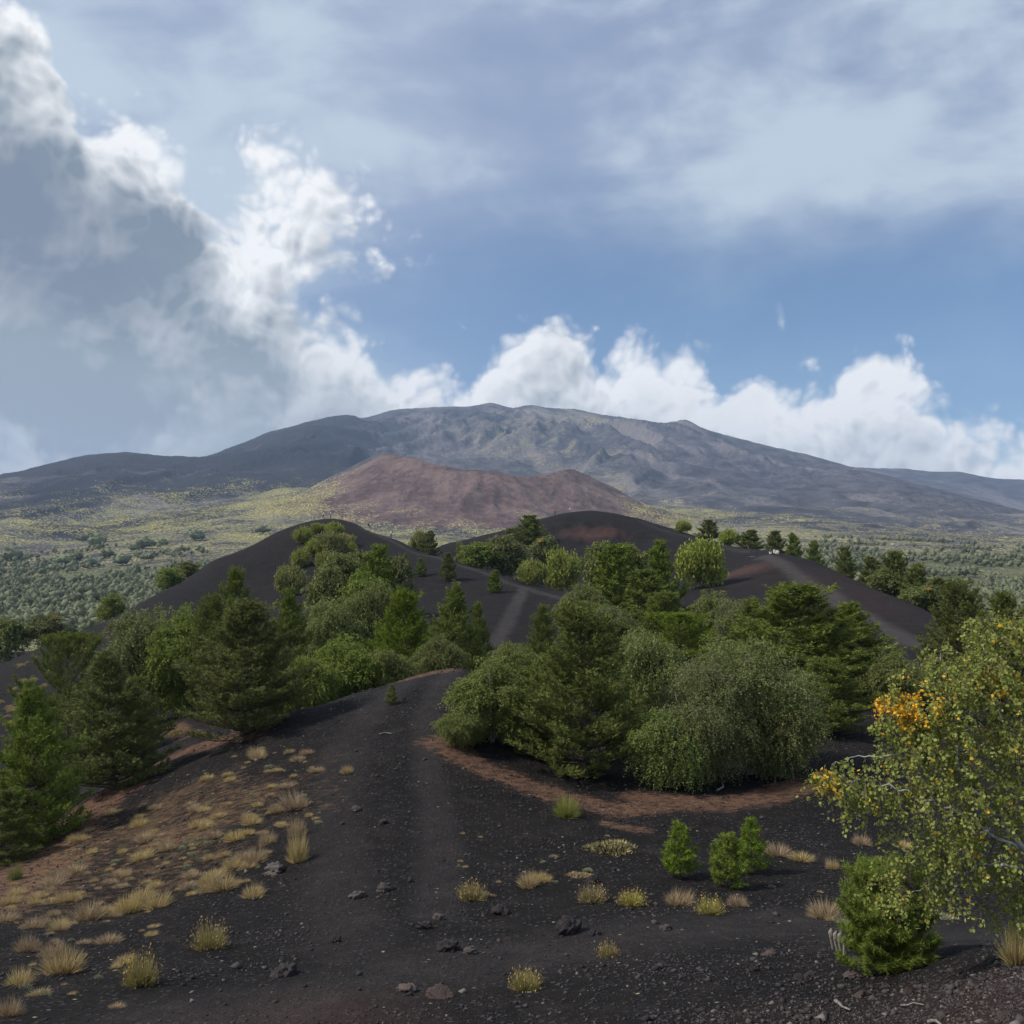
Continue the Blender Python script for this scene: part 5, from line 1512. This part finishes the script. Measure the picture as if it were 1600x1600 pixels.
def person(px, py, d, height, heading, top, legs, label, pose='walk', pack=None):
    """one continuous skinned body; clothing by region"""
    if d is None:
        g = hits([(px, py)])[0]
    else:
        g = ground_at(px, d)
    s = height / 1.75
    st = 0.20 if pose == 'walk' else 0.0
    J = {'pelvis': (0, 0, .95), 'waist': (0, 0.01, 1.12), 'chest': (0, 0.02, 1.34), 'neck': (0, 0.03, 1.50), 'head': (0, 0.05, 1.60), 'crown': (0, 0.05, 1.72), 'nose': (0, 0.145, 1.62),
         'hipl': (-.10, 0, .90), 'kneel': (-.10, st * .9 + .03, .50), 'anklel': (-.10, st * .8, .09), 'toel': (-.11, st * .8 + .17, .04),
         'hipr': (.10, 0, .90), 'kneer': (.10, -st * .3 + .03, .50), 'ankler': (.10, -st * 1.3, .10), 'toer': (.11, -st * 1.3 + .17, .05),
         'shl': (-.19, 0.01, 1.42), 'ell': (-.25, -st * .7 - .02, 1.15), 'wrl': (-.24, -st * .3 + .12, .93), 'hal': (-.23, -st * .2 + .18, .86),
         'shr': (.19, 0.01, 1.42), 'elr': (.25, st * .6 - .03, 1.15), 'wrr': (.24, st * 1.1 + .10, .96), 'har': (.23, st * 1.3 + .15, .90)}
    if pose == 'sit':
        for k_ in J: J[k_] = (J[k_][0], J[k_][1], J[k_][2] - .68)
        for q_ in 'lr':
            sg = -1 if q_ == 'l' else 1
            J['hip' + q_] = (sg * .10, .03, .21); J['knee' + q_] = (sg * .14, .42, .46); J['ankle' + q_] = (sg * .12, .60, .09); J['toe' + q_] = (sg * .12, .76, .05)
            J['el' + q_] = (sg * .26, .10, .52); J['wr' + q_] = (sg * .18, .32, .48); J['ha' + q_] = (sg * .15, .40, .47)
    Rr = dict(pelvis=.145, waist=.125, chest=.155, neck=.055, head=.095, crown=.075, nose=.02, hipl=.09, kneel=.062, anklel=.045, toel=.035, hipr=.09, kneer=.062, ankler=.045, toer=.035,
              shl=.07, ell=.045, wrl=.032, hal=.036, shr=.07, elr=.045, wrr=.032, har=.036)
    names = list(J); ix = {n_: i for i, n_ in enumerate(names)}
    ed = [('pelvis', 'waist'), ('waist', 'chest'), ('chest', 'neck'), ('neck', 'head'), ('head', 'crown'), ('head', 'nose')]
    for q_ in 'lr': ed += [('pelvis', 'hip' + q_), ('hip' + q_, 'knee' + q_), ('knee' + q_, 'ankle' + q_), ('ankle' + q_, 'toe' + q_), ('chest', 'sh' + q_), ('sh' + q_, 'el' + q_), ('el' + q_, 'wr' + q_), ('wr' + q_, 'ha' + q_)]
    me = bpy.data.meshes.new('skeleton'); me.from_pydata([J[n_] for n_ in names], [(ix[a], ix[b]) for a, b in ed], [])
    o = bpy.data.objects.new('tmp_body', me); link(o)
    o.modifiers.new('s', 'SKIN'); sub = o.modifiers.new('u', 'SUBSURF'); sub.levels = 1
    for n_, sv in zip(names, me.skin_vertices[0].data): sv.radius = (Rr[n_], Rr[n_]); sv.use_root = (n_ == 'pelvis')
    bpy.context.view_layer.update()
    ev = o.evaluated_get(bpy.context.evaluated_depsgraph_get())
    body = bpy.data.meshes.new_from_object(ev)
    bpy.data.objects.remove(o)
    body.name = 'person_body'
    for m in (M_SKIN, CLOTH[top], CLOTH[legs], CLOTH['black']): body.materials.append(m)
    lowz = -.68 if pose == 'sit' else 0
    for p in body.polygons:
        c = p.center; p.use_smooth = True
        z = c.z - lowz
        arm = abs(c.x) > .215
        if pose == 'sit' and c.y > .14 and c.z < .56: p.material_index = 3 if c.z < .1 else (2 if abs(c.x) < .24 and c.z < .5 else 0)
        elif z > 1.47: p.material_index = 0
        elif arm and z < 1.2: p.material_index = 0
        elif z > .98: p.material_index = 1
        elif z > .11 or pose == 'sit': p.material_index = 2
        else: p.material_index = 3
    root = add('person', body, loc=(g[0], g[1], g[2]), rot=(0, 0, heading), scale=s, label=label, category='person')
    # hair cap
    import bmesh
    bm = bmesh.new(); bmesh.ops.create_icosphere(bm, subdivisions=2, radius=0.115)
    hx, hy, hz = J['crown']
    for v in bm.verts: v.co = Vector((v.co.x * .95, v.co.y * 1.05 - .015 + hy, v.co.z + hz - .035 + (0.03 if v.co.y > 0.05 and v.co.z < 0.03 else 0)))
    hm = bpy.data.meshes.new('hair'); bm.to_mesh(hm); bm.free(); hm.materials.append(M_HAIR)
    for p in hm.polygons: p.use_smooth = True
    add('hair', hm, root)
    if pack:
        bm = bmesh.new(); bmesh.ops.create_cube(bm, size=1.0); bmesh.ops.bevel(bm, geom=bm.edges[:], offset=0.2, segments=2, affect='EDGES')
        cz = J['chest'][2] - .08
        for v in bm.verts: v.co = Vector((v.co.x * .30, v.co.y * .17 - .20, v.co.z * .46 + cz))
        pm = bpy.data.meshes.new('backpack'); bm.to_mesh(pm); bm.free(); pm.materials.append(CLOTH[pack])
        add('backpack', pm, root)
    return root


person(505, 0, 217, 1.75, 1.6, 'white', 'black', 'person in a white top standing on the very top of the summit hill')
person(516, 0, 216.5, 1.70, -1.4, 'white', 'black', 'person in white and black beside the one on the hilltop', 'stand')
person(534, 0, 214, 1.60, -1.5, 'grey', 'navy', 'person in dark grey just below the hilltop')
person(546, 0, 211.5, 1.75, -1.5, 'pink', 'pink', 'hiker dressed in pink on the ridge path')
person(576, 0, 207, 1.80, -1.4, 'black', 'tan', 'hiker in black top and light trousers on the ridge path', pack='black')
person(611, 0, 202, 1.78, 1.7, 'white', 'navy', 'hiker in a white top lowest on the ridge path', pack='navy')
person(867, 0, 258, 1.75, -1.2, 'red', 'black', 'person in dark red on the crest of the middle hill')
person(891, 0, 258.5, 1.70, 1.2, 'white', 'grey', 'person in pale clothes on the crest of the middle hill')
person(1204, 0, 177, 1.70, 2.8, 'black', 'white', 'walker in a black top resting on the brow of the track hill', 'sit')
person(1210, 0, 177, 1.72, 3.4, 'white', 'white', 'walker all in white resting on the brow of the track hill', 'sit')
person(1215, 0, 176, 1.65, 2.9, 'white', 'tan', 'walker in a white top and tan trousers resting beside the others', 'sit', pack='red')

# ------------------------------------------------------------------ haze
def build_haze():
    zmin = min(v.co.z for me in (GROUND.data, MOUNTAIN.data) for v in me.vertices) - 1.0
    zmax = max(v.co.z for v in MOUNTAIN.data.vertices) + 20.0
    X, Y0, Y1 = 6900.0, -700.0, 7900.0
    vs = [(sx, sy, sz) for sz in (zmin, zmax) for sy in (Y0, Y1) for sx in (-X, X)]
    fs = [(0, 2, 3, 1), (4, 5, 7, 6), (0, 1, 5, 4), (2, 6, 7, 3), (0, 4, 6, 2), (1, 3, 7, 5)]
    m = bpy.data.materials.new('thin_haze'); m.use_nodes = True; t = m.node_tree; t.nodes.clear()
    o = t.nodes.new('ShaderNodeOutputMaterial'); v = t.nodes.new('ShaderNodeVolumePrincipled')
    v.inputs['Color'].default_value = (0.52, 0.70, 1.0, 1); v.inputs['Density'].default_value = HAZE
    v.inputs['Anisotropy'].default_value = 0.2
    t.links.new(v.outputs[0], o.inputs['Volume'])
    me = mesh_np('haze', vs, fs, m, smooth=False)
    return add('haze', me, kind='stuff', label='thin bluish haze filling the air')


HAZE = 0.42 / 6000
build_haze()
